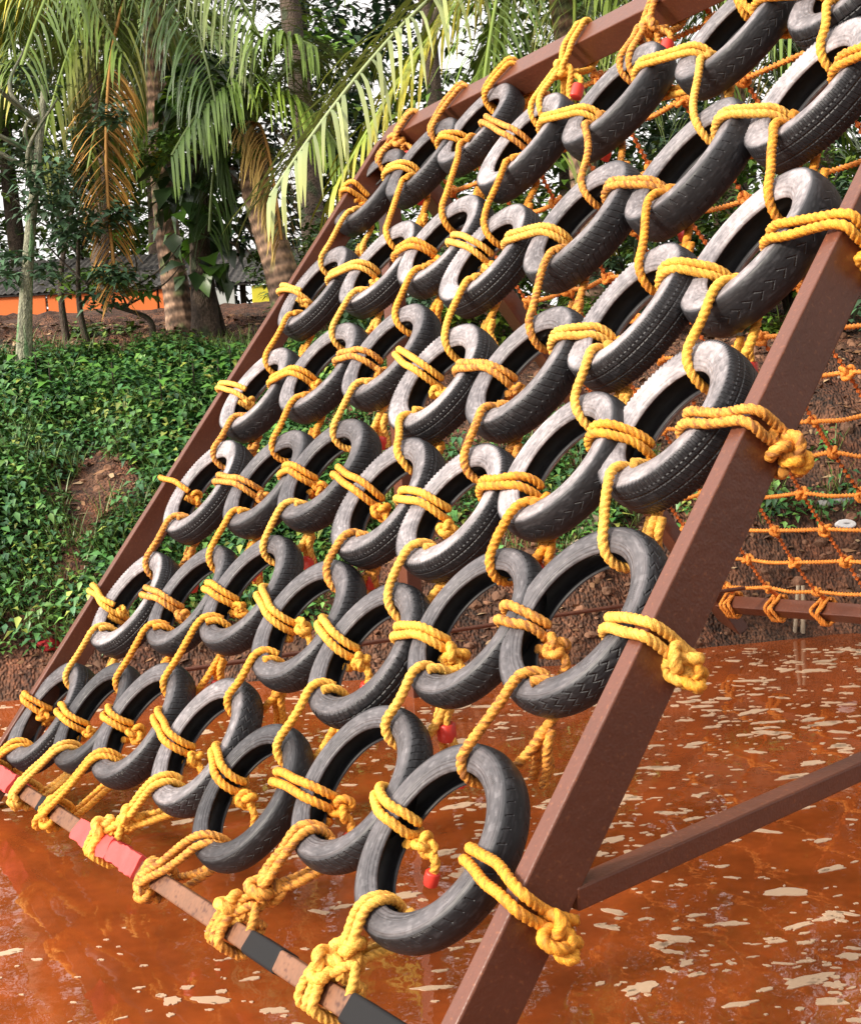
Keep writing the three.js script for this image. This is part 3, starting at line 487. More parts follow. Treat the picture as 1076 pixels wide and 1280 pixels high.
function trunkGeo(pts, r0, r1, flare = 1.5) {
  const cv = new THREE.CatmullRomCurve3(pts), n = 26, m = 10, pos = [], uv = [], idx = [], L = cv.getLength();
  const fr = cv.computeFrenetFrames(n);
  for (let i = 0; i <= n; i++) { const t = i / n, p = cv.getPointAt(t), r = (r0 + (r1 - r0) * t) * (1 + (flare - 1) * Math.exp(-t * L * 1.8)) * (1 + 0.05 * perlin.noise(t * 30, pts[0].x, 0));
    for (let j = 0; j <= m; j++) { const a = j / m * 2 * Math.PI, k = r * (1 + 0.06 * perlin.noise(Math.cos(a) * 2, Math.sin(a) * 2, t * 9)); const N = fr.normals[i], B = fr.binormals[i]; pos.push(p.x + (N.x * Math.cos(a) + B.x * Math.sin(a)) * k, p.y + (N.y * Math.cos(a) + B.y * Math.sin(a)) * k, p.z + (N.z * Math.cos(a) + B.z * Math.sin(a)) * k); uv.push(j / m, t * L / 1.6); } }
  for (let i = 0; i < n; i++) for (let j = 0; j < m; j++) { const a = i * (m + 1) + j; idx.push(a, a + 1, a + m + 1, a + 1, a + m + 2, a + m + 1); }
  return rawGeo(pos, idx, uv);
}
function frond(p0, ctrl, tip, { leaf = 0.75, n = 50, wid = 0.03, droop = 1.2, col = lin(0.07, 0.13, 0.03), tc = null, fwd = 0.6, start = 0.12, twist = 0 } = {}) {
  const L = new Leaves(), cv = new THREE.QuadraticBezierCurve3(p0, ctrl, tip), q = V3(), T = V3(), S = V3(), U = V3(), d = V3();
  for (let k = 0; k <= n; k++) {
    const t = start + (1 - start) * k / n; cv.getPoint(t, q); cv.getTangent(t, T); S.crossVectors(T, V3(0, 1, 0)); if (S.lengthSq() < 0.02) S.set(Math.cos(twist), 0, Math.sin(twist)); S.normalize(); U.crossVectors(S, T);
    const len = leaf * (0.35 + 0.65 * Math.sin(Math.PI * Math.min(1, 0.18 + 0.82 * (t * 0.86)))) * rr(0.85, 1.1);
    for (const sd of [-1, 1]) { if (rnd() < 0.1) continue; d.copy(S).multiplyScalar(sd).addScaledVector(T, fwd + 0.7 * t + rr(-.18, .18)).addScaledVector(U, rr(-0.15, 0.4)).normalize(); const v = rr(0.75, 1.25), c = col.clone().multiplyScalar(v), e = (tc ?? col).clone().multiplyScalar(v * rr(0.9, 1.2)); L.strip(q, d, len, wid * rr(0.8, 1.15), droop * rr(0.55, 1.5), c, e); }
  }
  const rg = new THREE.TubeGeometry(cv, 14, 0.018, 5); const g = L.geo(); const m = rg.attributes.position, cc = []; for (let i = 0; i < m.count; i++) cc.push(col.r * 1.1 + .02, col.g * 1.1 + .01, col.b * 1.1);
  rg.setAttribute('color', new THREE.Float32BufferAttribute(cc, 3)); rg.deleteAttribute('uv'); return mergeGeometries([g, rg]);
}
function palm(label, trunkPts, crown, fronds, auto = 0, r0 = 0.15, opts = {}) {
  trunkPts[0].y = height(trunkPts[0].x, trunkPts[0].z) - 0.25; const t = thing('coconut_palm', label, 'palm'); t.position.copy(trunkPts[0]); const o = trunkPts[0];
  part('trunk', trunkGeo([...trunkPts, crown].map((p) => p.clone().sub(o)), r0, r0 * 0.72), opts.bark ?? palmBark, t);
  const all = fronds.slice();
  for (let k = 0; k < auto; k++) { const a = k / auto * 6.283 + rr(-0.25, 0.25), e = rr(-0.5, 0.9), R = rr(2.4, 3.3); const out = V3(Math.cos(a), 0, Math.sin(a));
    all.push({ tip: crown.clone().addScaledVector(out, R * Math.cos(e * 0.8)).add(V3(0, R * Math.sin(e) - 0.9, 0)), ctrl: crown.clone().addScaledVector(out, R * 0.5).add(V3(0, 0.7 + R * 0.45 * Math.sin(e), 0)), o: opts.o }); }
  for (const f of all) part('frond', frond(crown.clone().sub(o), f.ctrl.clone().sub(o), f.tip.clone().sub(o), f.o), f.o?.dry ? dryMat : plainLeaf, t);
  return t;
}
const G1 = lin(0.115, 0.185, 0.024), G2 = lin(0.20, 0.29, 0.036), GY = lin(0.42, 0.34, 0.03), BR = lin(0.30, 0.15, 0.035), GP = lin(0.24, 0.30, 0.14), GD2 = lin(0.045, 0.09, 0.016);
palm('coconut palm with a dead orange-brown frond hanging beside the shed', [at(232, 425, 14.6), at(208, 280, 14.6), at(196, 120, 14.5)], at(188, -62, 14.4), [
  { ctrl: at(100, -40, 14), tip: at(52, 190, 13.6), o: { leaf: 1.15, n: 56, droop: 2.4, col: G1, tc: lin(.2, .19, .05) } },
  { ctrl: at(160, -60, 13.6), tip: at(110, 215, 13.2), o: { leaf: 1.1, n: 56, droop: 2.4, col: G1, tc: lin(.24, .2, .05) } },
  { ctrl: at(105, 40, 13.0), tip: at(146, 360, 12.8), o: { leaf: 0.62, n: 84, droop: 0.9, col: BR, tc: lin(.5, .25, .04), dry: 1, start: .48, wid: 0.034, twist: 0.3 } },
  { ctrl: at(270, -90, 13.5), tip: at(330, 60, 13), o: { leaf: 1.25, n: 56, droop: 2.4, col: G1, tc: lin(.12, .15, .04) } },
  { ctrl: at(230, -60, 13.2), tip: at(270, 130, 12.8), o: { leaf: 1.1, n: 52, droop: 2.4, col: GD2 } },
  { ctrl: at(60, -70, 14), tip: at(-60, 60, 14), o: { leaf: 1.0, n: 48, droop: 2.0, col: G2, tc: GY } },
  { ctrl: at(190, -20, 15.5), tip: at(170, 200, 15.5), o: { leaf: 1, n: 60, droop: 2.4, col: G1 } }], 8, 0.14, { o: { leaf: 1, col: G1, droop: 1.8 } });
palm('short coconut palm with a thick ringed trunk leaning beside the frame', [at(376, 410, 13.6), at(356, 355, 13.6), at(340, 300, 13.6), at(322, 245, 13.6)], at(314, 168, 13.5), [
  { ctrl: at(300, 40, 13.2), tip: at(215, 195, 12.6), o: { leaf: 0.95, n: 52, droop: 2.0, col: GD2, tc: G1 } },
  { ctrl: at(335, 20, 13.2), tip: at(395, 60, 12.8), o: { leaf: 0.95, n: 48, droop: 2.2, col: G1 } },
  { ctrl: at(350, 60, 13.2), tip: at(425, 190, 13), o: { leaf: 0.9, n: 48, droop: 2.2, col: G1, tc: G2 } },
  { ctrl: at(270, 90, 13.6), tip: at(262, 290, 13.4), o: { leaf: 0.8, n: 46, droop: 2.3, col: GD2 } },
  { ctrl: at(330, 110, 13), tip: at(352, 300, 13.0), o: { leaf: 0.62, n: 60, droop: 2.4, col: BR, tc: lin(.36, .26, .07), dry: 1 } },
  { ctrl: at(310, 10, 14), tip: at(330, -60, 14.4), o: { leaf: 0.9, n: 48, droop: 1.4, col: G2 } },
  { ctrl: at(350, 40, 14), tip: at(470, 80, 14.4), o: { leaf: 0.9, n: 48, droop: 2, col: G1 } }], 0, 0.19);
palm('coconut palm behind the top bar, a pale frond with yellow tips sweeping down', [at(748, 430, 12.6), at(738, 300, 12.6), at(715, 100, 12.5)], at(690, -95, 12.4), [
  { ctrl: at(530, -50, 11.6), tip: at(338, 246, 10.8), o: { leaf: 1.05, n: 46, wid: 0.042, droop: 1.7, col: GP, tc: lin(.36, .38, .12), fwd: 0.3 } },
  { ctrl: at(560, -30, 12.4), tip: at(420, 235, 12.2), o: { leaf: 1.05, n: 46, wid: 0.036, droop: 1.6, col: G2, tc: GY, fwd: 0.4 } },
  { ctrl: at(640, -30, 12.6), tip: at(560, 190, 12.4), o: { leaf: 0.8, n: 48, droop: 1.8, col: G1, tc: G2 } },
  { ctrl: at(740, -60, 12), tip: at(700, 190, 11.4), o: { leaf: 0.9, n: 52, droop: 2.0, col: G2, tc: lin(.3, .3, .1) } },
  { ctrl: at(800, -60, 12), tip: at(800, 130, 11.6), o: { leaf: 0.85, n: 48, droop: 2.0, col: G2 } },
  { ctrl: at(660, -20, 12.4), tip: at(770, 330, 12.8), o: { leaf: 0.6, n: 60, droop: 2.3, col: lin(.3, .28, .04), tc: GY, dry: 1 } }], 7, 0.15, { o: { leaf: 1, col: G1, droop: 1.7 } });
palm('tall dark-trunked palm standing behind the leaning ringed palm', [at(398, 330, 18), at(380, 160, 18), at(362, 0, 18)], at(345, -210, 18), [], 13, 0.17, { bark: darkBark, o: { leaf: 1.1, col: GD2, droop: 1.8 } });
palm('coconut palm behind the upper tyres on the braced side', [at(905, 400, 13.5), at(912, 200, 13.5)], at(925, -60, 13.4), [
  { ctrl: at(900, -40, 12.6), tip: at(870, 230, 12), o: { leaf: 0.9, n: 48, droop: 2, col: G1 } },
  { ctrl: at(960, -20, 12.8), tip: at(990, 260, 12.6), o: { leaf: 0.8, n: 48, droop: 2.1, col: GD2, tc: BR } },
  { ctrl: at(1010, -60, 13), tip: at(1100, 120, 12.6), o: { leaf: 0.9, n: 48, droop: 2, col: G1 } }], 9, 0.15, { o: { leaf: 1, col: G1, droop: 1.7 } });
palm('slim palm far behind the shed roof', [at(120, 385, 24), at(128, 200, 24)], at(112, 60, 24), [], 14, 0.16, { bark: darkBark, o: { leaf: 1.1, col: G1, droop: 1.8, n: 44, wid: 0.06 } });
palm('yellowing palm on the bank beyond the slim mossy trunk', [at(-60, 400, 15), at(-50, 150, 15)], at(-42, -70, 15), [
  { ctrl: at(0, -80, 14.5), tip: at(25, 110, 14), o: { leaf: 0.9, n: 48, droop: 2.2, col: G2, tc: GY } }], 9, 0.15, { o: { leaf: 1, col: G1, droop: 1.7 } });

function crownGeo(c, rx, ry, n, size, cols, hollow = 0.35, per = 5) {          // leaf sprays through the crown's volume, gathered in clumps
  const L = new Leaves(), d = V3(), up = V3(), b = V3(), centers = [];
  const K = Math.max(6, Math.round(n / 26)); for (let k = 0; k < K; k++) { let p; do p = V3(rr(-1, 1), rr(-1, 1), rr(-1, 1)); while (p.length() > 1 || p.length() < hollow); centers.push([p, rr(0.16, 0.34), rnd()]); }
  for (let k = 0; k < n; k++) { const [p, s, tone] = centers[Math.floor(rnd() * K)]; b.set(p.x + rr(-s, s), p.y + rr(-s, s) * 0.7, p.z + rr(-s, s)); b.set(c.x + b.x * rx, c.y + b.y * ry, c.z + b.z * rx);
    const col = cols[Math.floor(rnd() * cols.length)];
    for (let j = 0; j < per; j++) { const a = rr(0, 6.283); d.set(Math.cos(a), rr(-0.7, 0.35), Math.sin(a)).normalize(); up.set(rr(-.4, .4), 1, rr(-.4, .4)); const q = b.clone().addScaledVector(d, size * rr(0, 0.8)); L.blade(q, d, up, size * rr(0.7, 1.3), size * rr(0.35, 0.6), col.clone().multiplyScalar(rr(0.7, 1.3) * (0.8 + 0.4 * tone)), rr(0.05, 0.3)); } }
  return L.geo();
}
const greens = [lin(0.075, 0.155, 0.02), lin(0.105, 0.21, 0.025), lin(0.05, 0.11, 0.018), lin(0.17, 0.26, 0.03)];
const bluish = [lin(0.045, 0.095, 0.05), lin(0.06, 0.125, 0.06), lin(0.04, 0.08, 0.04)];
function tree(label, base, h, r, ry, n, size, cols, bark = darkBark, tr = 0.16, name = 'broadleaf_tree', group) {
  const t = thing(name, label, 'tree', group); t.position.copy(base); const top = V3(rr(-.4, .4), h - ry * 0.6, rr(-.4, .4));
  const gs = [trunkGeo([V3(0, -0.2, 0), V3(rr(-.15, .15), h * 0.3, 0), top], tr, tr * 0.45)];
  for (let k = 0; k < 6; k++) { const a = k * 1.1 + rr(0, .6), y0 = h * rr(0.45, 0.75); gs.push(trunkGeo([V3(top.x * y0 / h, y0, top.z * y0 / h), V3(Math.cos(a) * r * 0.35, y0 + ry * 0.35, Math.sin(a) * r * 0.35), V3(Math.cos(a) * r * 0.75, y0 + ry * rr(0.5, 0.9), Math.sin(a) * r * 0.75)], tr * 0.4, tr * 0.12, 1)); }
  part('trunk', mergeGeometries(gs), bark, t); part('crown', crownGeo(V3(top.x, h - ry, top.z), r, ry, n, size, cols), plainLeaf, t); return t;
}
const gy = (x, z) => height(x, z);
[[-11.5, -26, 11, 'broad dark tree behind the shed near the yellowing palm'], [-8.4, -29, 13, 'tall full tree rising behind the shed roof'], [-5.2, -27, 10, 'round green tree behind the middle of the shed roof'], [-2.2, -30, 13.5, 'tall tree behind the shed beside the dark palm trunk'], [0.6, -25, 10.5, 'dense tree seen behind the frame corner'], [3.2, -29, 13, 'tall dark tree behind the upper tyres'], [5.6, -24, 10, 'spreading tree behind the top row of tyres'], [8.4, -28, 12.5, 'big tree behind the braced side of the frame'], [11.5, -25, 11, 'wide tree at the far end of the bank'], [-14.5, -33, 14, 'tall tree far behind the green bank']].forEach(([x, z, h, l], i) =>
  tree(l, V3(x, gy(x, z), z), h, rr(2.5, 3.3), h * 0.43, 760, 0.27, i % 3 ? greens : bluish, darkBark, 0.2, 'broadleaf_tree', 'trees behind the bank'));
{ // low wood closing the view under the crowns, one mass
  const gs = []; for (let x = -19; x < 15; x += 1.7) gs.push(crownGeo(V3(x, 5.4, -30 + 1.5 * Math.sin(x)), 2.0, 4.8, 560, 0.3, Math.round(x) % 2 ? greens : bluish, 0.1));
  const m = struct('far_wood', mergeGeometries(gs), plainLeaf, 'stuff'); tag(m, 'dense green thicket closing the view behind the shed', 'thicket'); }
// the grove goes on round the pool, outside the picture: it shades the braced side
[[8.2, -10.5, 11], [8.6, -5.5, 12], [7.8, -0.5, 11.5], [8.5, 4.5, 12], [4.5, 8, 12], [-1.5, 10.5, 11]].forEach(([x, z, h], i) => tree(['grove tree past the braced rail, by the shore', 'grove tree past the braced rail', 'grove tree to the side of the pool', 'grove tree at the pool corner', 'grove tree behind the viewpoint', 'last grove tree behind the viewpoint'][i], V3(x, gy(x, z), z), h, 3.4, h * 0.44, 900, 0.42, greens, darkBark, 0.22, 'broadleaf_tree', 'grove round the pool'));
{ const p = at(24, 446, 12.6); p.y = gy(p.x, p.z); const t = tree('slim tree with a pale mossy trunk and feathery blue-green leaves on the bank', p, 3.3, 0.8, 0.9, 190, 0.11, bluish, paleBark, 0.07); }
[[115, 13.4, 1.6, 'slender sapling standing before the orange wall'], [178, 14.0, 0.8, 'bushy sapling before the shed between two palm trunks'], [82, 14.2, 2.3, 'thin-stemmed bluish sapling beside the orange wall'], [282, 14.4, 2.6, 'leafy young tree behind the ringed palm trunk']].forEach(([px, dp, h, l], i) => { const p = at(px, 390, dp); p.y = gy(p.x, p.z); tree(l, p, h, 0.75, 0.62, 190, 0.12, i % 2 ? greens : bluish, darkBark, 0.035, 'sapling'); });
{ // trunk smothered by a big-leaved climber
  const p = at(256, 388, 14.2); p.y = gy(p.x, p.z); const t = thing('vine_clad_tree', 'tree trunk smothered by a dark big-leaved climbing vine', 'tree'); t.position.copy(p);
  const top = at(243, 70, 14).sub(p); part('trunk', trunkGeo([V3(0, -.2, 0), at(246, 240, 14.1).sub(p), top], 0.13, 0.06), darkBark, t);
  const heart = () => { const L = new Leaves(); L.blade(V3(0, 0, 0), V3(0, -0.35, 1).normalize(), V3(0, 1, 0.2), 0.26, 0.21, lin(1, 1, 1), 0.25, 0.3); return L.geo(); }, hg = heart();
  const lm = [[.03, .065, .018], [.045, .09, .02], [.022, .05, .016], [.07, .16, .02], [.12, .30, .02], [.55, .45, .03]].map(([r, g, b]) => new THREE.MeshPhysicalMaterial({ color: lin(r, g, b), roughness: 0.35, side: THREE.DoubleSide, transmission: 0.15, thickness: 0 }));
  for (let k = 0; k < 290; k++) { const f = Math.pow(rnd(), 0.8), a = rr(0, 6.283), y = top.y * (0.20 + 0.8 * f), c = V3(top.x, 0, top.z).multiplyScalar(f), R = (0.12 + 0.34 * Math.sin(Math.PI * Math.min(1, f * 0.85 + 0.12))) * Math.sqrt(rr(.2, 1)); const i = rnd() < 0.035 ? 4 : rnd() < 0.012 ? 5 : Math.floor(Math.pow(rnd(), 1.4) * 4);
    const m = part('leaf', hg, lm[i], t); m.position.set(c.x + Math.cos(a) * R, y, c.z + Math.sin(a) * R); m.rotation.set(rr(-.2, .8), Math.PI / 2 - a + rr(-.7, .7), rr(-.4, .4), 'YXZ'); m.scale.setScalar(rr(0.6, 1.25)); }
}
// bushes along the top of the bank, behind the frame
[[520, 12.6, 1.3], [590, 13.4, 1.7], [655, 12.8, 1.5], [720, 13.6, 2.0], [790, 12.6, 1.6], [850, 13.2, 2.0], [925, 12.4, 1.5], [985, 12.8, 1.9], [1050, 12.2, 1.5], [1110, 12.6, 1.9], [455, 14.5, 1.3], [400, 15.5, 1.2]].forEach(([px, dp, h], i) => {
  const p = at(px, 380, dp); p.y = gy(p.x, p.z) - 0.05; const b = thing('bush', '', 'bush', 'bushes along the bank top'); b.position.copy(p);
  b.userData.label = ['leafy green bush on the bank top behind the tyres', 'leafy green bush on the bank top beyond the ringed palm'][i > 9 ? 1 : 0];
  const st = []; for (let k = 0; k < 5; k++) { const a = k * 1.25 + rr(0, 1); st.push(trunkGeo([V3(0, 0, 0), V3(Math.cos(a) * .15, h * .35, Math.sin(a) * .15), V3(Math.cos(a) * .5, h * .75, Math.sin(a) * .5)], 0.025, 0.01, 1)); }
  part('stem', mergeGeometries(st), darkBark, b); part('foliage', crownGeo(V3(0, h * 0.52, 0), 0.85, h * 0.52, 330, 0.11, i % 4 ? [...greens, lin(.13, .20, .03)] : bluish, 0.1), plainLeaf, b); });
// weeds with bright leaves on the crest
[[42, 418, 12.2], [60, 440, 11.8], [285, 402, 12.5], [270, 420, 12.2], [300, 425, 12], [240, 440, 11.9], [200, 470, 11.5], [325, 400, 12.6], [140, 455, 11.8], [20, 400, 12.6]].forEach(([px, py, dp], i) => { const p = at(px, py, dp); p.y = gy(p.x, p.z); const w = thing('weed', ['broad-leaved bright green weed by the slim mossy trunk', 'broad-leaved bright green weed on the crest of the green bank'][px > 100 ? 1 : 0], 'plant', px > 100 ? 'weeds on the crest' : 'weeds by the mossy trunk'); w.position.copy(p);
  const L = new Leaves(), n = 12; for (let k = 0; k < n; k++) { const a = k * 2.4, y = 0.05 + 0.3 * k / n, d = V3(Math.cos(a), rr(-.1, .5), Math.sin(a)).normalize(); L.blade(V3(Math.cos(a) * .03, y, Math.sin(a) * .03), d, V3(0, 1, 0), rr(.13, .22), rr(.07, .11), lin(0.09, 0.24, 0.03).multiplyScalar(rr(.7, 1.3)), .3); }
  part('leaves', L.geo(), leafMat, w); part('stem', new THREE.CylinderGeometry(0.006, 0.01, 0.4, 6).translate(0, 0.18, 0), darkBark, w); });

// ------------------------------------------------------------------ ground cover, litter, stones
function scatter(name, geo, mat, n, place, label, category) {
  const im = new THREE.InstancedMesh(geo, mat, n), m = new THREE.Matrix4(), q = new THREE.Quaternion(), e = new THREE.Euler(); let k = 0, guard = 0;
  while (k < n && guard++ < n * 30) { const r = place(); if (!r) continue; e.set(r.rx ?? 0, r.ry ?? rr(0, 6.283), r.rz ?? 0); q.setFromEuler(e); m.compose(r.p, q, V3(r.s, r.s * (r.sy ?? 1), r.s)); im.setMatrixAt(k, m); im.setColorAt(k, r.c); k++; }
  im.count = k; im.name = name; im.userData.kind = 'stuff'; shadow(im); scene.add(im); tag(im, label, category); return im;
}
{
  const L = new Leaves(); for (let k = 0; k < 9; k++) { const a = k * 2.4, R = rr(0, .07), y = 0.03 + rr(0, .11); L.blade(V3(Math.cos(a) * R, y, Math.sin(a) * R), V3(Math.cos(a), rr(-.35, .3), Math.sin(a)).normalize(), V3(0, 1, 0), rr(.05, .085), rr(.035, .055), lin(1, 1, 1).multiplyScalar(rr(.75, 1.2)), .2, .3); }
  const cover = L.geo();
  const veg = (x, z) => { const d = shore(x) - z; if (d < 0.2 || d > 7.5) return 0; const R = smooth(-1.2, 0.6, x); let k = 0.62 + 0.75 * fbm(x * 0.55, z * 0.55, 21) + 0.5 * fbm(x * 1.7, z * 1.7, 3); k *= smooth(0.2, 0.75, d) * (1 - smooth(4.0, 5.0, d)); 
    const bare = Math.exp(-(((x + 2.6) / 0.5) ** 2 + ((z + 10.6) / 0.5) ** 2)); k -= 0.55 * bare; if (k > 0.02) k += 0.22 * (1 - R) * (1 - smooth(3.8, 4.8, d)); k -= R * 0.75; return k; };
  scatter('ground_cover', cover, plainLeaf, 15000, () => { const x = rr(-6.5, 5), z = rr(-17, -9); const k = veg(x, z); if (k < rr(0.05, 0.8)) return null; const t = rnd(); return { p: V3(x, height(x, z) - 0.01, z), s: rr(0.45, 1.1) + 0.5 * Math.max(0, perlin.noise(x * 1.1, z * 1.1, 60)), sy: rr(.8, 1.7), rx: rr(-.35, .35), rz: rr(-.35, .35), c: (t < 0.5 ? lin(0.065, 0.18, 0.04) : t < 0.75 ? lin(0.04, 0.125, 0.045) : t < 0.93 ? lin(0.12, 0.25, 0.045) : lin(0.24, 0.29, 0.05)).multiplyScalar(rr(.5, 1.3)) }; }, 'low green leafy ground cover on the bank', 'ground cover');
  const L2 = new Leaves(); for (let k = 0; k < 7; k++) { const a = k * 2.4, y = 0.05 + 0.03 * k; L2.blade(V3(Math.cos(a) * .015, y, Math.sin(a) * .015), V3(Math.cos(a), rr(-.2, .5), Math.sin(a)).normalize(), V3(0, 1, 0), rr(.09, .14), rr(.045, .075), lin(1, 1, 1).multiplyScalar(rr(.8, 1.2)), .3, .35); }
  scatter('broad_ground_cover', L2.geo(), plainLeaf, 800, () => { const x = rr(-6.5, 4.5), z = rr(-16, -9); const k = veg(x, z) + .35 * perlin.noise(x * 1.3, z * 1.3, 40); if (k < rr(0.3, 1.0)) return null; const t = rnd(); return { p: V3(x, height(x, z) - 0.01, z), s: rr(0.5, 1.05), rx: rr(-.35, .35), rz: rr(-.35, .35), c: (t < 0.6 ? lin(0.05, 0.16, 0.03) : t < 0.96 ? lin(0.08, 0.20, 0.03) : lin(0.24, 0.25, 0.05)).multiplyScalar(rr(.75, 1.25)) }; }, 'broader-leaved weeds mixed into the low green cover', 'ground cover');
  const B = new Leaves(); for (let k = 0; k < 7; k++) { const a = k * 0.9; B.strip(V3(Math.cos(a) * .02, 0, Math.sin(a) * .02), V3(Math.cos(a) * .35, 1, Math.sin(a) * .35).normalize(), rr(.18, .32), .008, 0.9, lin(1, 1, 1), lin(1.1, 1.1, .9), 3); }
  scatter('grass', B.geo(), plainLeaf, 1300, () => { const x = rr(-6.5, 5), z = rr(-17, -9.2), k = veg(x, z); if (k < rr(0, 0.5) || k > .75) return null; return { p: V3(x, height(x, z) - .01, z), s: rr(.6, 1.3), c: lin(0.09, 0.14, 0.03).multiplyScalar(rr(.6, 1.3)) }; }, 'thin tufts of grass on the bank', 'grass');
  const D2 = new Leaves(); D2.blade(V3(0, 0, -.04), V3(0, 0, 1), V3(0, 1, 0), .09, .045, lin(1, 1, 1), .2, -.5);
  scatter('leaf_litter', D2.geo(), dryMat, 5200, () => { const x = rr(-7, 5), z = rr(-16.5, -9.1), d = shore(x) - z; if (d < .12 || veg(x, z) > rr(.2, .9)) return null; const t = rnd(); return { p: V3(x, height(x, z) + .012, z), s: rr(.6, 1.5), rx: rr(-.6, .6), rz: rr(-.6, .6), c: (t < .5 ? lin(.20, .10, .045) : t < .8 ? lin(.11, .055, .03) : lin(.36, .24, .13)).multiplyScalar(rr(.7, 1.2)) }; }, 'dry brown fallen leaves on the bare soil', 'leaf litter');
  const st = new THREE.IcosahedronGeometry(1, 1), sp = st.attributes.position; for (let i = 0; i < sp.count; i++) { const q = V3().fromBufferAttribute(sp, i), k = 0.85 + 0.5 * perlin.noise(q.x * 1.6, q.y * 1.6, q.z * 1.6); sp.setXYZ(i, q.x * k, q.y * k * .75, q.z * k); } st.computeVertexNormals();
  scatter('soil_clods', st, std({ roughness: 0.95 }), 2600, () => { const x = rr(-6, 5), z = rr(-12.5, -9), d = shore(x) - z; if (d < .02) return null; return { p: V3(x, height(x, z), z), s: .012 + .05 * rnd() ** 4, sy: rr(.6, 1), rx: rr(0, 3), c: lin(.19, .095, .055).multiplyScalar(rr(.55, 1.35)) }; }, 'crumbled red-brown soil clods along the shore', 'soil');
  const stone = std({ color: lin(.42, .33, .24), roughness: .85, bumpMap: dataTex(128, 128, (u, v, o) => { o[0] = o[1] = o[2] = .5 + .4 * pn(u, v, 9, 3); }, false), bumpScale: .01 });
  [[738, 655, .15], [722, 690, .1], [765, 668, .09], [700, 662, .07], [1052, 470, .07], [660, 770, .06], [420, 790, .07], [335, 800, .08]].forEach(([px, py, s], i) => { const p = onBank(px, py); const m = solo('stone', st, stone, `${s > .12 ? 'largest' : 'small'} pale tan stone on the soil ${px > 600 && px < 800 ? 'behind the second and third rows of tyres' : px < 500 ? 'behind the lowest tyres' : 'behind the rope net'}`, 'stone', 'stones on the bank'); m.position.copy(p); m.scale.set(s * 1.3, s, s); m.rotation.y = i * 1.7; });
}
function onBank(px, py) { let a = 6, p; for (let k = 0; k < 400; k++) { p = at(px, py, a); if (p.y < height(p.x, p.z) && a > 8) break; a += 0.02; } return V3(p.x, Math.max(height(p.x, p.z), 0), p.z); }

// ------------------------------------------------------------------ the shed behind the bank
{
  const s = thing('shed', 'long low shed with grey sheet roof and orange wall behind the palms', 'shed'); const b = at(200, 400, 24); b.y = gy(b.x, b.z); s.position.copy(b);
  const ty = (py, d) => at(200, py, d).y - b.y, roofLo = ty(356, 23), roofHi = ty(318, 26), orange = std({ color: lin(.62, .14, .022), roughness: .7 }), grey = std({ map: dataTex(256, 256, (u, v, o) => { const k = .30 + .09 * pn(u, v, 10, 2) + .09 * pn(u, v, 50, 4); o[0] = k * 1.03; o[1] = k; o[2] = k * .99; }), roughness: .6, metalness: 0.1 }), dark = std({ color: lin(.03, .025, .022), roughness: .9 });
  const sl = V3(0, roofHi - roofLo, -3), len = sl.length(), N = 30, RWs = 3, wS = .46, lS = len / RWs;
  const g = new THREE.PlaneGeometry(wS * 1.03, lS * 1.06, 12, 1), p = g.attributes.position; for (let i = 0; i < p.count; i++) p.setZ(i, .018 * Math.cos(p.getX(i) / wS * 2 * Math.PI * 4));
  g.computeVertexNormals(); const ang = Math.atan2(roofHi - roofLo, 3);
  const roof = part('roof', new THREE.BoxGeometry(wS * N, .03, len).rotateX(ang), dark, s); roof.position.set(0, (roofLo + roofHi) / 2 - .06, 1 - 1.5);
  for (let r = 0; r < RWs; r++) for (let k = 0; k < N; k++) { const m = part('roof_sheet', g, grey, roof); const f = (r + .5) / RWs; m.position.set((k - N / 2 + .5) * wS, (f - .5) * (roofHi - roofLo) + .05 + rr(-.006, .006), (.5 - f) * 3); m.rotation.x = -(Math.PI / 2 - ang) + 0.012; }
  part('wall', new THREE.BoxGeometry(wS * N, 2.4, .15).translate(0, roofLo - .5 - 1.2, -1.2), dark, s);
  for (let k = 0; k < 7; k++) { const m = part('wall_panel', new RoundedBoxGeometry(.93, 1.5, .06, 1, .01), orange, s); m.position.set(-5.1 + k * .96, roofLo - .07 - .75, .9 + .02 * (k % 2)); }
  const wp = part('wall_panel', new RoundedBoxGeometry(1.0, 1.3, .06, 1, .01), std({ color: lin(.4, .42, .4), roughness: .6 }), s); wp.position.set(1.0, roofLo - .10 - .65, .9); wp.userData.label = 'pale grey wall panel';
  const yp = part('wall_panel', new RoundedBoxGeometry(1.0, 1.3, .06, 1, .01), std({ color: lin(.55, .5, .03), roughness: .6 }), s); yp.position.set(2.3, roofLo - .09 - .65, .9); yp.userData.label = 'yellow-green wall panel';
  for (let k = 0; k < 9; k++) part('post', new RoundedBoxGeometry(.1, 2.4, .1, 1, .01), darkBark, s).position.set(-6.4 + k * 1.6, roofLo - .02 - 1.2, .55);
}
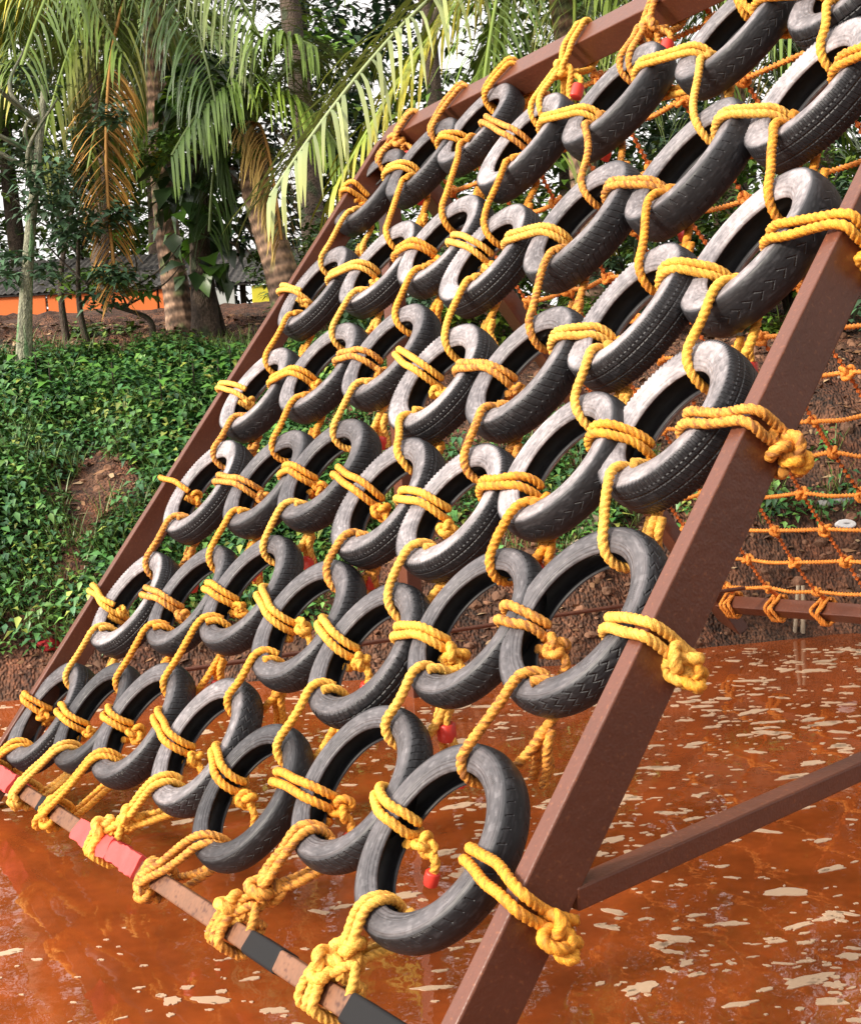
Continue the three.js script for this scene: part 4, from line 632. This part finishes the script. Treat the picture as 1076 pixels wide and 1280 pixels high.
// ------------------------------------------------------------------ odds and ends on the shore
{
  const pipe = (n, a, b, r, m, l, c) => { const o = a.clone().lerp(b, .5); const mid = b.clone().sub(a).multiplyScalar(.5); solo(n, new THREE.TubeGeometry(new THREE.CatmullRomCurve3([mid.clone().negate(), V3(0, -.02, 0), mid]), 16, r, 10), m, l, c).position.copy(o); };
  const grey = std({ color: lin(.34, .34, .33), roughness: .5 }), white = std({ color: lin(.42, .34, .24), roughness: .8 });
  const a = onBank(1022, 640), b = onBank(1120, 618); a.y += .05; b.y += .06; pipe('water_pipe', a, b, .032, grey, 'grey plastic pipe lying on the soil behind the rope net', 'pipe');
  { const p = onBank(1055, 664); p.y += .03; const sh = new THREE.Shape(); sh.absellipse(0, 0, .075, .03, 0, 6.283); const ho = new THREE.Path(); ho.absellipse(0.008, 0, .04, .012, 0, 6.283); sh.holes.push(ho); const g = new THREE.ExtrudeGeometry(sh, { depth: .03, bevelEnabled: true, bevelSize: .008, bevelThickness: .008, bevelSegments: 2, curveSegments: 16 }); const m = solo('plastic_handle', g, std({ color: lin(.75, .75, .75), roughness: .4 }), 'white plastic ring handle lying on soil behind the net', 'litter'); m.position.copy(p); m.rotation.set(-.5, .2, 0); }
  for (const [x, l] of [[985, 'pale wooden stake in the water behind the net, tilted and thinner'], [999, 'pale wooden stake in the water behind the net, stouter']]) { const p = at(x, 790, 9.9); p.y = -.3; const t = at(x + (x > 990 ? 4 : 12), 732, 9.9); const d = t.clone().sub(p); solo('stake', trunkGeo([V3(0, 0, 0), d.clone().multiplyScalar(.5).add(V3(.008, 0, 0)), d], x > 990 ? .022 : .017, .014, 1), white, l, 'stake').position.copy(p); }
  { const p = onBank(62, 812); const g = new THREE.SphereGeometry(.075, 24, 16), q = g.attributes.position; for (let i = 0; i < q.count; i++) { const k = 1 + .5 * perlin.noise(q.getX(i) * 14, q.getY(i) * 14, q.getZ(i) * 14) + .25 * perlin.noise(q.getX(i) * 33, q.getY(i) * 33, q.getZ(i) * 33); q.setXYZ(i, q.getX(i) * k, q.getY(i) * k * .55, q.getZ(i) * k * .7); } g.computeVertexNormals(); const m = solo('red_cloth', g, std({ color: lin(.42, .02, .025), roughness: .7 }), 'crumpled red cloth on the soil beside the bank-side rail', 'cloth'); m.position.copy(p).add(V3(0, .03, 0)); m.rotation.set(0, .2, .1); }
}
renderer.render(scene, camera);
